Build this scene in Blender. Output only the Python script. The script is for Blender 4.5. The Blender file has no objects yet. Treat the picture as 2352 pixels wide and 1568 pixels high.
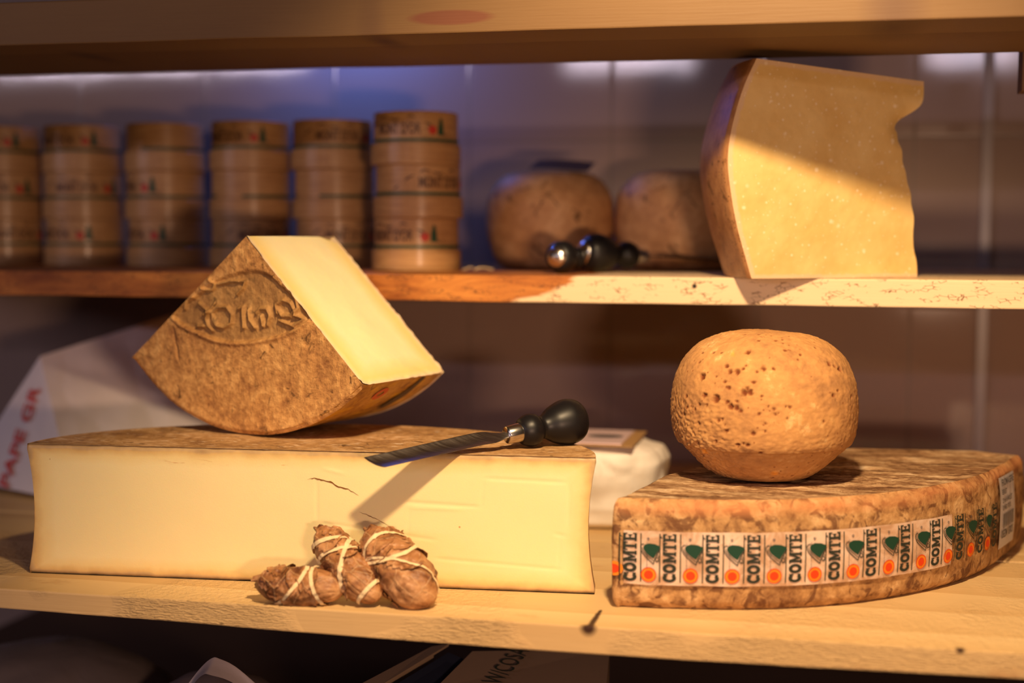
import bpy, math, random
import numpy as np
from mathutils import Vector, Matrix, noise
random.seed(7)
D = bpy.data; SC = bpy.context.scene; COL = SC.collection
V3 = lambda *a: np.array(a, float)
# ---------------------------------------------------------------- camera
FPX = 50/36*2352
YAW = math.radians(12.6); PIT = math.atan((784-540)/FPX); ROLL = math.radians(0.2)
H = .354; C = V3(0, 0, H)
Fw = V3(-math.sin(YAW)*math.cos(PIT), math.cos(YAW)*math.cos(PIT), -math.sin(PIT))
R0 = V3(math.cos(YAW), math.sin(YAW), 0); U0 = np.cross(R0, Fw)
RT = R0*math.cos(ROLL)+U0*math.sin(ROLL); UP = np.cross(RT, Fw)
cam = D.cameras.new('camera'); cam.lens = 50; cam.sensor_width = 36; cam.clip_start = .05
camo = D.objects.new('camera', cam); COL.objects.link(camo)
camo.matrix_world = Matrix(((RT[0], UP[0], -Fw[0], C[0]), (RT[1], UP[1], -Fw[1], C[1]), (RT[2], UP[2], -Fw[2], C[2]), (0, 0, 0, 1)))
cam.dof.use_dof = True; cam.dof.focus_distance = 1.45; cam.dof.aperture_fstop = 1.8
SC.camera = camo
def ray(x, y): return Fw+(x-1176)/FPX*RT-(y-784)/FPX*UP
def onz(x, y, z): r = ray(x, y); return C+r*(z-H)/r[2]
def aty(x, y, Y): r = ray(x, y); return C+r*Y/r[1]
def atd(x, y, d): return C+ray(x, y)*d
def proj(P):
    v = np.asarray(P)-C; d = v@Fw
    return 1176+FPX*(v@RT)/d, 784-FPX*(v@UP)/d
# ---------------------------------------------------------------- colour management, world, lights
SC.view_settings.view_transform = 'Standard'; SC.view_settings.look = 'None'
SC.view_settings.gamma = 1; SC.view_settings.exposure = 0.06; SC.view_settings.use_curve_mapping = False
w = D.worlds.new('world'); SC.world = w; w.use_nodes = True
w.node_tree.nodes['Background'].inputs[0].default_value = (.8, .50, .42, 1)
w.node_tree.nodes['Background'].inputs[1].default_value = .012
def area(name, loc, target, sx, sy, power, col, spread=180):
    l = D.lights.new(name, 'AREA'); l.shape = 'RECTANGLE'; l.size = sx; l.size_y = sy; l.energy = power; l.color = col
    l.spread = math.radians(spread)
    o = D.objects.new(name, l); COL.objects.link(o); o.location = loc
    o.rotation_euler = (Vector(target)-Vector(loc)).to_track_quat('-Z', 'Y').to_euler()
    return o
sl = D.lights.new('display_lamp', 'SPOT'); sl.energy = 74; sl.color = (1, .70, .39); sl.spot_size = math.radians(76); sl.spot_blend = .7; sl.shadow_soft_size = .034
so = D.objects.new('display_lamp', sl); COL.objects.link(so); so.location = (-.04, .75, .95)
so.rotation_euler = (Vector((-.12, 1.42, .12))-Vector(so.location)).to_track_quat('-Z', 'Y').to_euler()
area('counter_lamp', (.30, .02, .214), (-.3, 1.5, .25), .14, .055, 8.8, (1, .62, .40))
area('blue_strip_lamp', (-.74, 2.10, .76), (-.72, 2.2, .5), .22, .03, 1.1, (.08, .22, 1))
# ceiling lights of the shop, met again as reflections in the glazed tiles
WALL = 2.2
MY = 1.622; MZT = .3071; KM = 1.279; TY = 1.40; TZ = .5565
def ceiling_panel(name, x0, x1, y0, y1, Yl, power):
    k = 2*WALL-Yl
    a, b = aty(x0, y1, k), aty(x1, y0, k)
    cx, cz = (a[0]+b[0])/2, (a[2]+b[2])/2
    o = area(name, (cx, Yl, cz), (cx, WALL, cz), abs(b[0]-a[0]), abs(b[2]-a[2]), power, (.97, .80, .96))
ceiling_panel('ceiling_light', -900, 700, 125, 186, -3, 52)
ceiling_panel('ceiling_light', 1300, 1590, 110, 160, -3, 6)
ceiling_panel('ceiling_light', 2130, 2345, 100, 152, -3, 3)

# ---------------------------------------------------------------- node helpers
class NT:
    def __init__(s, name, rough=.6, spec=.4):
        s.m = D.materials.new(name); s.m.use_nodes = True; s.t = s.m.node_tree; s.n = s.t.nodes
        s.b = s.n['Principled BSDF']; s.b.inputs['Roughness'].default_value = rough
        s.b.inputs['Specular IOR Level'].default_value = spec
        s.tc = s.n.new('ShaderNodeTexCoord')
    def lk(s, a, b): s.t.links.new(a, b)
    def put(s, sock, v):
        if hasattr(v, 'is_linked') or isinstance(v, bpy.types.NodeSocket): s.lk(v, sock)
        else: sock.default_value = v
    def co(s, kind='Object', scale=(1, 1, 1), loc=(0, 0, 0), rot=(0, 0, 0)):
        m = s.n.new('ShaderNodeMapping'); s.lk(s.tc.outputs[kind], m.inputs[0])
        m.inputs['Scale'].default_value = scale; m.inputs['Location'].default_value = loc; m.inputs['Rotation'].default_value = rot
        return m.outputs[0]
    def noise(s, co, sc, det=4, rough=.55, dist=0):
        n = s.n.new('ShaderNodeTexNoise'); s.lk(co, n.inputs['Vector']); n.inputs['Scale'].default_value = sc
        n.inputs['Detail'].default_value = det; n.inputs['Roughness'].default_value = rough; n.inputs['Distortion'].default_value = dist
        return n.outputs[0]
    def vor(s, co, sc, rnd=1, out='Distance', feature='F1'):
        n = s.n.new('ShaderNodeTexVoronoi'); s.lk(co, n.inputs['Vector']); n.inputs['Scale'].default_value = sc
        n.feature = feature; n.inputs['Randomness'].default_value = rnd
        return n.outputs[out]
    def ramp(s, f, stops):
        n = s.n.new('ShaderNodeValToRGB'); s.put(n.inputs[0], f)
        e = n.color_ramp.elements
        while len(e) < len(stops): e.new(.5)
        for i, (p, c) in enumerate(stops):
            e[i].position = p; e[i].color = (c, c, c, 1) if isinstance(c, (int, float)) else (*c, 1)
        return n.outputs[0]
    def mix(s, f, a, b, mode='MIX'):
        n = s.n.new('ShaderNodeMix'); n.data_type = 'RGBA'; n.blend_type = mode
        s.put(n.inputs[0], f)
        for k, v in ((6, a), (7, b)):
            s.put(n.inputs[k], (*v, 1) if isinstance(v, tuple) and len(v) == 3 else v)
        return n.outputs[2]
    def math(s, op, a, b=0, c=0):
        n = s.n.new('ShaderNodeMath'); n.operation = op
        s.put(n.inputs[0], a); s.put(n.inputs[1], b); s.put(n.inputs[2], c)
        return n.outputs[0]
    def sep(s, co):
        n = s.n.new('ShaderNodeSeparateXYZ'); s.lk(co, n.inputs[0]); return n.outputs
    def base(s, c): s.put(s.b.inputs['Base Color'], (*c, 1) if isinstance(c, tuple) else c); return s
    def bump(s, h, st=.3, dist=.002):
        n = s.n.new('ShaderNodeBump'); n.inputs['Strength'].default_value = st; n.inputs['Distance'].default_value = dist
        s.put(n.inputs['Height'], h)
        if s.b.inputs['Normal'].is_linked:
            s.lk(s.b.inputs['Normal'].links[0].from_socket, n.inputs['Normal'])
        s.lk(n.outputs[0], s.b.inputs['Normal']); return s
    def spot(s, xyz, p, r, soft=.35, sc=(1, 1, 1)):
        """1 inside a small spot at p (object space), 0 outside"""
        dx = s.math('MULTIPLY', s.math('SUBTRACT', xyz[0], p[0]), sc[0]); dz = s.math('MULTIPLY', s.math('SUBTRACT', xyz[2], p[2]), sc[2])
        dy = s.math('MULTIPLY', s.math('SUBTRACT', xyz[1], p[1]), sc[1])
        q = s.math('SQRT', s.math('ADD', s.math('MULTIPLY', dx, dx), s.math('ADD', s.math('MULTIPLY', dy, dy), s.math('MULTIPLY', dz, dz))))
        return s.ramp(s.math('DIVIDE', q, r*2), [(.5*(1-soft), 1.0), (.5*(1+soft), 0.0)])

def wood(name, light, dark, seed, freq=55, cy=.1, cz=-.06, rough=.55, bump=.25, warp=.05, xs=.12, mott=.35):
    t = NT(name, rough, .25)
    co = t.co('Object', (xs, 1, 1), (seed, -cy, -cz))
    wv = t.n.new('ShaderNodeTexWave'); wv.wave_type = 'RINGS'; wv.rings_direction = 'X'; wv.wave_profile = 'SAW'
    nz = t.n.new('ShaderNodeTexNoise'); t.lk(co, nz.inputs['Vector']); nz.inputs['Scale'].default_value = 9; nz.inputs['Detail'].default_value = 3
    vm = t.n.new('ShaderNodeVectorMath'); vm.operation = 'MULTIPLY_ADD'
    t.lk(nz.outputs[1], vm.inputs[0]); vm.inputs[1].default_value = (warp,)*3; t.lk(co, vm.inputs[2])
    t.lk(vm.outputs[0], wv.inputs['Vector']); wv.inputs['Scale'].default_value = freq/6.28; wv.inputs['Distortion'].default_value = 1.0
    wv.inputs['Detail'].default_value = 2; wv.inputs['Detail Scale'].default_value = 1.5
    fib = t.noise(t.co('Object', (14, 420, 420), (seed, 0, 0)), 1, 4, .6)
    big = t.noise(t.co('Object', (2.5, 12, 12), (seed*2, 0, 0)), 1, 3)
    f = t.math('ADD', t.math('MULTIPLY', wv.outputs[1], .55), t.math('MULTIPLY', big, mott))
    f = t.math('ADD', f, t.math('MULTIPLY', fib, .22))
    col = t.ramp(f, [(.2, light), (.62, tuple((a+b)/2 for a, b in zip(light, dark))), (.95, dark)])
    t.bump(fib, bump, .0012)
    return t, col

M = {}
SHX = 0
# lower shelf wood
t, c = wood('pale_pine', (.74, .52, .26), (.58, .365, .155), 1.3, 30, .16, -.07, .5, .2, .09)
xyz = t.sep(t.tc.outputs['Object'])
rs = t.noise(t.co('Object', (130, 130, 620), (0, 0, 0)), 1, 3, .6)                 # raised, torn saw marks in patches
pm = t.ramp(t.noise(t.co('Object', (5.5, 3, 9), (4.4, 0, 0)), 1, 2), [(.48, 0.0), (.56, 1.0)])
st = t.ramp(t.noise(t.co('Object', (9, 16, 16), (2, 5, 0)), 1, 5, .7), [(.60, 0.0), (.72, .55)])
c = t.mix(st, c, (.42, .20, .07))
kn = onz(1352, 1440, 0)
for (px, py, r) in ((585, 1413, .0022), (705, 1418, .002), (505, 1435, .003), (2205, 1490, .004), (470, 1402, .002), (1350, 1443, .0075), (1358, 1434, .0050), (1363, 1426, .0048), (1368, 1419, .0046), (1373, 1411, .0042), (1378, 1404, .003)):
    p = onz(px, py, 0)
    if p[1] < 1.2553: p = aty(px, py, 1.252)
    c = t.mix(t.spot(xyz, p-V3(-.3, 1.5, 0), r*(.6 if 1355 < px < 1400 else 1), .35, (1, .30, 1) if 1355 < px < 1400 else (1, 1, 1)), c, (.05, .02, .01))
t.base(c); t.bump(t.math('MULTIPLY', rs, pm), 1.0, .004); M['pine'] = t.m
# middle shelf wood: pale right of a slanting line, red-brown on the left
t, c = wood('worm_marked_beech', (.86, .66, .42), (.66, .44, .22), 5.1, 30, .2, .02)
xyz = t.sep(t.tc.outputs['Object'])
nz = t.noise(t.co('Object', (7, 7, 30)), 1, 4)
bp = aty(1215, 672, MY)
e = t.math('ADD', t.math('ADD', t.math('SUBTRACT', xyz[0], bp[0]+.3), t.math('MULTIPLY', t.math('SUBTRACT', xyz[2], bp[2]-MZT), -2.9)), t.math('MULTIPLY', t.math('SUBTRACT', nz, .5), .16))
msk = t.ramp(t.math('ADD', t.math('MULTIPLY', e, 12), .5), [(.42, 1.0), (.58, 0.0)])
red = t.ramp(t.noise(t.co('Object', (9, 14, 40)), 1, 6, .65, .8), [(.3, (.66, .27, .06)), (.5, (.46, .16, .035)), (.7, (.22, .06, .015))])
c = t.mix(msk, c, red)
tr = t.vor(t.co('Object', (110, 150, 260), (3, 1, 2)), 1, 1, 'Distance', 'DISTANCE_TO_EDGE')
trm = t.math('MULTIPLY', t.ramp(tr, [(.02, 1.0), (.06, 0.0)]), t.ramp(t.noise(t.co('Object', (38, 40, 130), (9, 0, 0)), 1, 3), [(.52, 0.0), (.58, 1.0)]))
c = t.mix(trm, c, (.16, .06, .02))
c = t.mix(t.spot(xyz, aty(1595, 657, MY)-V3(-.3, MY+.3, MZT), .0028), c, (.01, .005, .003))
t.base(c); t.bump(trm, -.5, .002); M['beech'] = t.m
t, c = wood('amber_pine', (.215, .125, .05), (.15, .08, .032), 8.7, 26, .12, .12)
xyz = t.sep(t.tc.outputs['Object'])
for (px, py, r) in ((1035, 40, .036), (2300, -52, .02)):
    p = aty(px, py, TY)-V3(-.3, TY+.1, TZ)
    c = t.mix(t.spot(xyz, p, r, .15, (.85, .3, 5)), c, (.15, .055, .028))
for (px, py, r) in ((885, 95, .012), (2050, 62, .02), (210, 130, .012)):
    p = onz(px, py, TZ)-V3(-.3, TY+.1, TZ)
    c = t.mix(t.spot(xyz, p, r, .9, (1, .3, .3)), c, (.10, .05, .03))
t.base(c); M['amber'] = t.m
t, c = wood('dark_post_wood', (.20, .11, .06), (.10, .05, .03), 2.2, 50); t.base(c); M['darkwood'] = t.m

# glazed wall tiles
t = NT('glazed_tile', .09, .38)
xyz = t.sep(t.tc.outputs['Object'])
def saw(x, off, pitch):
    q = t.math('FRACT', t.math('DIVIDE', t.math('SUBTRACT', x, off), pitch))
    return t.math('MULTIPLY', t.math('MINIMUM', q, t.math('SUBTRACT', 1.0, q)), pitch)
dm = t.math('MINIMUM', saw(xyz[0], aty(2101, 330, WALL)[0]-20*.2265, .2265), saw(xyz[2], aty(1200, 325, WALL)[2]-20*.25, .25))
gr = t.ramp(t.math('MULTIPLY', dm, 100), [(.12, 1.0), (.2, 0.0)])
bev = t.ramp(t.math('MULTIPLY', dm, 100), [(.1, 0.0), (.4, 1.0)])
t.base(t.mix(gr, (.35, .25, .21), (.23, .165, .135)))
t.put(t.b.inputs['Roughness'], t.math('ADD', .055, t.math('MULTIPLY', gr, .5)))
t.bump(t.noise(t.co('Object'), 7, 2), .02, .01); t.bump(bev, .2, .0012); M['tile'] = t.m

# cheese materials
def rind(name, c1, c2, c3, sc=1.0, st=.6, rough=.75, dark=(.10, .045, .015), dk=.66):
    t = NT(name, rough, .25); co = t.co('Object')
    n1 = t.noise(co, 26*sc, 6, .68, .6); n2 = t.noise(co, 130*sc, 5, .65); n3 = t.noise(co, 60*sc, 4, .6, 1.2)
    col = t.ramp(t.math('ADD', t.math('MULTIPLY', n1, .6), t.math('MULTIPLY', n2, .4)), [(.36, c3), (.5, c2), (.62, c1)])
    col = t.mix(t.ramp(n3, [(dk-.06, 0.0), (dk+.03, .85)]), col, dark)
    t.bump(n2, st, .0022); t.bump(n1, st*.6, .004)
    return t, col
t, c = rind('slab_rind', (.66, .42, .22), (.44, .25, .10), (.24, .12, .05), .8, .5)
fl = t.ramp(t.noise(t.co('Object', (70, 160, 80)), 1, 3), [(.62, 0.0), (.68, .8)]); c = t.mix(fl, c, (.78, .62, .45)); t.base(c); M['slab_rind'] = t.m
t, c = rind('wedge_rind', (.78, .45, .16), (.55, .28, .09), (.28, .12, .04), 1.1, .75, .6)
fib = t.noise(t.co('Object', (700, 700, 90)), 1, 2); at = t.n.new('ShaderNodeAttribute'); at.attribute_name = 'oval'; c = t.mix(t.math('MULTIPLY', at.outputs['Fac'], .5), c, (.26, .155, .055)); t.bump(fib, .35, .0012); t.base(c); M['wedge_rind'] = t.m
t, c = rind('wedge_heel', (.66, .38, .10), (.50, .25, .045), (.25, .10, .03), .9, .4, .5)
st = t.ramp(t.noise(t.co('Object', (20, 30, 60), (3, 3, 3), (0, .6, 0)), 1, 3), [(.5, 0.0), (.62, .8)]); c = t.mix(st, c, (.72, .40, .04)); t.base(c); M['wedge_heel'] = t.m
t, c = rind('comte_side_rind', (.66, .42, .20), (.46, .255, .10), (.20, .09, .035), .85, .6, .75, (.13, .05, .02), .57)
xyz = t.sep(t.tc.outputs['Generated'])
z = t.sep(t.tc.outputs['Object'])[2]
up = t.ramp(t.math('DIVIDE', z, .11), [(.80, 0.0), (.90, .75), (.97, .3)])
c = t.mix(t.math('MULTIPLY', up, t.ramp(t.noise(t.co('Object', (12, 12, 40)), 1, 3), [(.35, 0.2), (.6, 1.0)])), c, (.62, .24, .09)); t.base(c); M['comte_side'] = t.m
t = NT('comte_top_rind', .8, .2)
co = t.co('Object', (18, 75, 60), (0, 0, 0), (0, 0, .15)); n1 = t.noise(co, .55, 7, .7, 1.0); n2 = t.noise(co, 4, 4, .7)
c = t.ramp(t.math('ADD', t.math('MULTIPLY', n1, .65), t.math('MULTIPLY', n2, .35)), [(.40, (.12, .05, .02)), (.48, (.30, .16, .075)), (.55, (.56, .36, .19)), (.64, (.78, .60, .40))])
t.base(c); t.bump(n1, 1.0, .006); t.bump(n2, .6, .002); M['comte_top'] = t.m

# smooth paste of the big slab: UV in metres from the left lower corner
t = NT('slab_paste', .42, .35)
uv = t.sep(t.tc.outputs['UV']); SLW, SLH = .596, .1365
nb = t.noise(t.co('Object'), 45, 3); nn = t.math('MULTIPLY', t.math('SUBTRACT', nb, .5), .008)
ex = t.math('MINIMUM', uv[0], t.math('SUBTRACT', SLW, uv[0])); ez = t.math('MINIMUM', uv[1], t.math('SUBTRACT', SLH, uv[1]))
ed = t.math('ADD', t.math('MINIMUM', t.math('MULTIPLY', ex, .62), ez), nn)
c = t.ramp(t.math('MULTIPLY', ed, 25), [(.02, (.42, .28, .13)), (.09, (.56, .38, .18)), (.14, (.72, .49, .19)), (.28, (.85, .67, .31)), (.50, (.89, .75, .40))])
sp = t.vor(t.co('Object'), 42); dt = t.math('MULTIPLY', t.ramp(sp, [(.02, 1.0), (.055, 0.0)]), t.ramp(t.noise(t.co('Object'), 30, 2), [(.56, 0.0), (.62, .8)]))
c = t.mix(dt, c, (.45, .17, .04))
stn = t.ramp(t.noise(t.co('Object', (40, 40, 400)), 1, 4, .7), [(.60, 0.0), (.70, .8)])
bnd = t.math('MULTIPLY', t.ramp(t.math('ABSOLUTE', t.math('SUBTRACT', uv[1], .121)), [(.0015, 1.0), (.004, 0.0)]), t.ramp(uv[0], [(.12, 0.0), (.16, 1.0), (.30, 1.0), (.33, 0.0)]))
c = t.mix(t.math('MULTIPLY', stn, bnd), c, (.50, .18, .05))
t.base(c); t.bump(t.noise(t.co('Object'), 700, 2), .12, .0006); t.b.inputs['Subsurface Weight'].default_value = .25
t.b.inputs['Subsurface Radius'].default_value = (.012, .007, .003); t.b.inputs['Subsurface Scale'].default_value = .5; M['slab_paste'] = t.m
t = NT('wedge_paste', .38, .35)
uv = t.sep(t.tc.outputs['UV'])
ed = t.math('ADD', t.math('MINIMUM', t.math('MINIMUM', uv[0], t.math('SUBTRACT', .163, uv[0])), t.math('MULTIPLY', t.math('SUBTRACT', .2146, uv[1]), 1.1)), t.math('MULTIPLY', t.math('SUBTRACT', t.noise(t.co('Object'), 60, 3), .5), .008))
c = t.ramp(t.math('MULTIPLY', ed, 22), [(.05, (.86, .66, .42)), (.10, (.88, .70, .34)), (.22, (.87, .68, .27)), (.75, (.90, .80, .48))])
t.base(c); t.bump(t.noise(t.co('Object', (90, 90, 30)), 1, 3), .15, .001); t.b.inputs['Subsurface Weight'].default_value = .25
t.b.inputs['Subsurface Radius'].default_value = (.012, .007, .003); t.b.inputs['Subsurface Scale'].default_value = .5; M['wedge_paste'] = t.m
# hard cheese paste: ochre with white crystals
t = NT('crystalline_paste', .6, .3)
uv = t.sep(t.tc.outputs['UV'])
c = t.ramp(t.noise(t.co('Object'), 18, 4), [(.35, (.72, .47, .16)), (.65, (.80, .57, .23))])
ed = t.math('ADD', t.math('MINIMUM', uv[0], t.math('MULTIPLY', t.math('MINIMUM', uv[1], t.math('SUBTRACT', 1.0, uv[1])), .25)), t.math('MULTIPLY', t.math('SUBTRACT', t.noise(t.co('Object'), 120, 3), .5), .005))
c = t.mix(t.ramp(t.math('MULTIPLY', ed, 50), [(.22, 1.0), (.36, 0.0)]), c, (.74, .52, .30))
for (s_, a, b, th) in ((62, .07, .20, .50), (130, .09, .24, .49), (34, .06, .14, .52), (210, .08, .2, .52)):
    v = t.vor(t.co('Object', (1, 1, 1), (s_, 0, 0)), s_); k = t.math('MULTIPLY', t.ramp(v, [(a, .85), (b, 0.0)]), t.ramp(t.noise(t.co('Object'), s_*.7, 2), [(th, 0.0), (th+.05, 1.0)]))
    c = t.mix(t.math('MULTIPLY', k, .8), c, (.93, .79, .55))
t.base(c); t.bump(t.noise(t.co('Object'), 380, 4, .7), .25, .0008); t.bump(t.noise(t.co('Object'), 60, 3, .7), .1, .0015); M['parm_paste'] = t.m
t, c = rind('hard_cheese_rind', (.52, .27, .11), (.42, .20, .08), (.30, .13, .05), .8, .2, .35)
dots = t.ramp(t.vor(t.co('Object'), 260, .4), [(.18, 1.0), (.3, 0.0)])
rows = t.math('MULTIPLY', t.ramp(t.noise(t.co('Object', (90, 90, 60)), 1, 1), [(.47, 0.0), (.52, 1.0)]), t.ramp(t.sep(t.tc.outputs['Object'])[2], [(0.0, 1.0), (.13, 1.0), (.14, 0.0)]))
dk = t.math('MULTIPLY', dots, rows); c = t.mix(t.math('MULTIPLY', dk, .8), c, (.14, .06, .03)); t.base(c); t.bump(dk, -.6, .001); M['parm_rind'] = t.m
# round cheese
t = NT('pitted_orange_rind', .85, .15)
co = t.co('Object'); n1 = t.noise(co, 14, 5, .6); n2 = t.noise(co, 90, 5, .7); n3 = t.noise(co, 260, 3)
c = t.ramp(t.math('ADD', t.math('MULTIPLY', n1, .55), t.math('MULTIPLY', n2, .45)), [(.36, (.33, .16, .065)), (.48, (.50, .25, .09)), (.58, (.58, .30, .105)), (.66, (.72, .46, .20))])
at = t.n.new('ShaderNodeAttribute'); at.attribute_name = 'pit'
c = t.mix(at.outputs['Fac'], c, (.16, .04, .012))
sm = t.math('MULTIPLY', t.ramp(t.vor(co, 150), [(.10, 1.0), (.22, 0.0)]), t.ramp(t.noise(co, 22, 2), [(.52, 0.0), (.58, .8)])); c = t.mix(sm, c, (.26, .09, .03))
orr = t.math('MULTIPLY', t.ramp(t.vor(co, 26), [(.05, .9), (.14, 0.0)]), t.ramp(n1, [(.55, 0.0), (.6, .8)])); c = t.mix(orr, c, (.90, .36, .03))
t.base(c); t.bump(n3, .4, .0008); t.bump(n2, .3, .001); t.bump(sm, -.8, .001); M['round_rind'] = t.m
t, c = rind('tomme_rind', (.80, .48, .22), (.64, .34, .14), (.46, .23, .09), .6, .2, .5); t.base(c); M['tomme'] = t.m

def plain(name, col, rough=.5, spec=.4, metal=0, coat=0):
    t = NT(name, rough, spec)
    n = t.noise(t.co('Object'), 60, 3)
    t.base(t.mix(t.math('MULTIPLY', n, .35), col, tuple(x*.8 for x in col)))
    t.b.inputs['Metallic'].default_value = metal; t.b.inputs['Coat Weight'].default_value = coat
    return t.m
M['black'] = plain('black_handle_plastic', (.008, .007, .008), .40, .32)
M['steel'] = plain('ferrule_steel', (.75, .72, .68), .22, .5, 1)
t = NT('brushed_blade_steel', .25, .5); t.b.inputs['Metallic'].default_value = 1
n = t.noise(t.co('Object', (30, 500, 30)), 1, 3); t.base(t.ramp(n, [(.3, (.24, .21, .19)), (.7, (.40, .36, .33))])); t.put(t.b.inputs['Roughness'], t.math('ADD', .24, t.math('MULTIPLY', n, .2)))
cr = t.ramp(t.vor(t.co('Object'), 420), [(.08, 1.0), (.16, 0.0)]); t.base(t.mix(t.math('MULTIPLY', cr, t.ramp(t.noise(t.co('Object'), 60, 2), [(.5, 0.0), (.6, .7)])), t.ramp(n, [(.3, (.24, .21, .19)), (.7, (.40, .36, .33))]), (.8, .65, .4))); M['blade'] = t.m
t = NT('spruce_box_wood', .5, .3); fb = t.noise(t.co('Object', (30, 30, 380)), 1, 4)
t.base(t.ramp(fb, [(.3, (.38, .19, .07)), (.7, (.56, .32, .13))])); t.b.inputs['Coat Weight'].default_value = .45; t.b.inputs['Coat Roughness'].default_value = .22
t.bump(t.noise(t.co('Object'), 60, 2), .25, .003); M['box'] = t.m
M['green'] = plain('green_print', (.015, .07, .035), .5)
M['dgreen'] = plain('dark_green_print', (.012, .055, .032), .6, .2)
M['ink'] = plain('black_green_print', (.03, .035, .025), .6, .2)
M['redprint'] = plain('red_print', (.55, .04, .02), .5)
M['brownink'] = plain('brown_print', (.13, .06, .03), .5)
M['orange'] = plain('orange_print', (.85, .26, .02), .55, .2); M['redor'] = plain('red_orange_print', (.75, .06, .012), .55, .2)
M['crack'] = plain('crack_shadow_gap', (.20, .075, .015), .9, .1)
M['raffia'] = plain('straw_raffia', (.86, .66, .38), .6, .3)
M['cardboard'] = plain('kraft_cardboard', (.26, .17, .11), .8, .1)
M['navy'] = plain('navy_lining', (.012, .014, .03), .7, .2)
M['sticker'] = plain('white_sticker', (.62, .56, .54), .4, .4)
M['greyink'] = plain('grey_print', (.10, .09, .10), .6)
M['redtext'] = plain('red_letter_print', (.72, .07, .06), .6)
def paper(name, col, st=.4):
    t = NT(name, .5, .35); n = t.noise(t.co('Object'), 22, 4, .5, .6); t.base(t.mix(n, col, tuple(x*.88 for x in col)))
    t.bump(n, st, .004); return t.m
M['paper'] = paper('white_wrapping_paper', (.90, .82, .84)); M['paper2'] = paper('crumpled_parchment', (.95, .88, .80), .8)
M['bagdark'] = paper('grey_plastic_bag', (.16, .12, .12), .5)
t = NT('label_band_paper', .45, .4)
n = t.noise(t.co('Object'), 40, 5, .6, 1); c = t.ramp(n, [(.38, (.50, .30, .18)), (.5, (.66, .46, .33)), (.6, (.72, .54, .42))]); t.base(c); t.bump(n, .4, .0015); M['band'] = t.m
t = NT('dried_leaf', .42, .35)
co = t.co('Object'); n = t.noise(co, 38, 5, .6, 1.0); vn = t.vor(t.co('Object', (1, 1, 1), (5, 2, 0)), 42, 1, 'Distance', 'DISTANCE_TO_EDGE')
c = t.ramp(n, [(.35, (.12, .04, .015)), (.5, (.36, .16, .06)), (.66, (.58, .31, .14))]); vm = t.ramp(vn, [(.006, 1.0), (.03, 0.0)])
c = t.mix(t.math('MULTIPLY', vm, .45), c, (.62, .40, .20)); t.base(c); t.bump(vm, .4, .0008); t.bump(t.noise(co, 90, 4, .6, 1.5), .7, .002); M['leaf'] = t.m

# ---------------------------------------------------------------- object helpers
def tag(o, label=None, cat=None, group=None, kind=None):
    for k, v in (('label', label), ('category', cat), ('group', group), ('kind', kind)):
        if v: o[k] = v
    return o
def thing(name, loc, label, cat, group=None):
    o = D.objects.new(name, None); COL.objects.link(o); o.location = tuple(loc); o.empty_display_size = .02
    return tag(o, label, cat, group)
def mesh(name, vf, m, parent=None, smooth=True, local=False, label=None):
    verts, faces = vf[0], vf[1]; uvs = vf[2] if len(vf) > 2 else None
    off = V3(0, 0, 0)
    if parent is not None and not local:
        q = parent
        while q is not None: off = off+np.array(q.location); q = q.parent
    me = D.meshes.new(name); me.from_pydata([tuple(np.asarray(v)-off) for v in verts], [], [tuple(f) for f in faces])
    if uvs is not None:
        ul = me.uv_layers.new(name='UVMap')
        li = np.empty(len(me.loops), dtype=np.int32); me.loops.foreach_get('vertex_index', li)
        ul.data.foreach_set('uv', np.asarray(uvs, dtype=np.float32)[li].ravel())
    me.materials.append(m if not isinstance(m, str) else M[m])
    me.polygons.foreach_set('use_smooth', [smooth]*len(me.polygons)); me.update()
    o = D.objects.new(name, me); COL.objects.link(o)
    if parent is not None: o.parent = parent
    if label: o['label'] = label
    return o
def grid(nu, nv, fn, cu=False, uv=None):
    vs, uvs, fs = [], [], []
    for i in range(nu):
        for j in range(nv):
            a = i/(nu if cu else nu-1); b = j/(nv-1)
            r = fn(a, b)
            vs.append(r); uvs.append(uv(a, b) if uv else (a, b))
    for i in range(nu if cu else nu-1):
        for j in range(nv-1):
            k = (i+1) % nu
            fs.append((i*nv+j, k*nv+j, k*nv+j+1, i*nv+j+1))
    return vs, fs, uvs
def join(*parts):
    vs, fs, us = [], [], []
    for p in parts:
        n = len(vs); vs += list(p[0]); fs += [tuple(i+n for i in f) for f in p[1]]
        us += list(p[2]) if len(p) > 2 else [(0, 0)]*len(p[0])
    return vs, fs, us
def flip(p): return (p[0], [tuple(reversed(f)) for f in p[1]]) + tuple(p[2:])
def box(x0, x1, y0, y1, z0, z1):
    v = [(x, y, z) for x in (x0, x1) for y in (y0, y1) for z in (z0, z1)]
    return v, [(0, 1, 3, 2), (4, 6, 7, 5), (0, 4, 5, 1), (2, 3, 7, 6), (0, 2, 6, 4), (1, 5, 7, 3)]
def lathe(prof, seg=64, mat=None, axis='z'):
    def fn(a, b):
        k = b*(len(prof)-1); i = min(int(k), len(prof)-2); f = k-i
        r = prof[i][0]*(1-f)+prof[i+1][0]*f; z = prof[i][1]*(1-f)+prof[i+1][1]*f
        th = 2*math.pi*a
        p = V3(r*math.cos(th), r*math.sin(th), z) if axis == 'z' else V3(z, r*math.cos(th), r*math.sin(th))
        return p if mat is None else mat(p)
    return grid(seg, len(prof), fn, cu=True)
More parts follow.
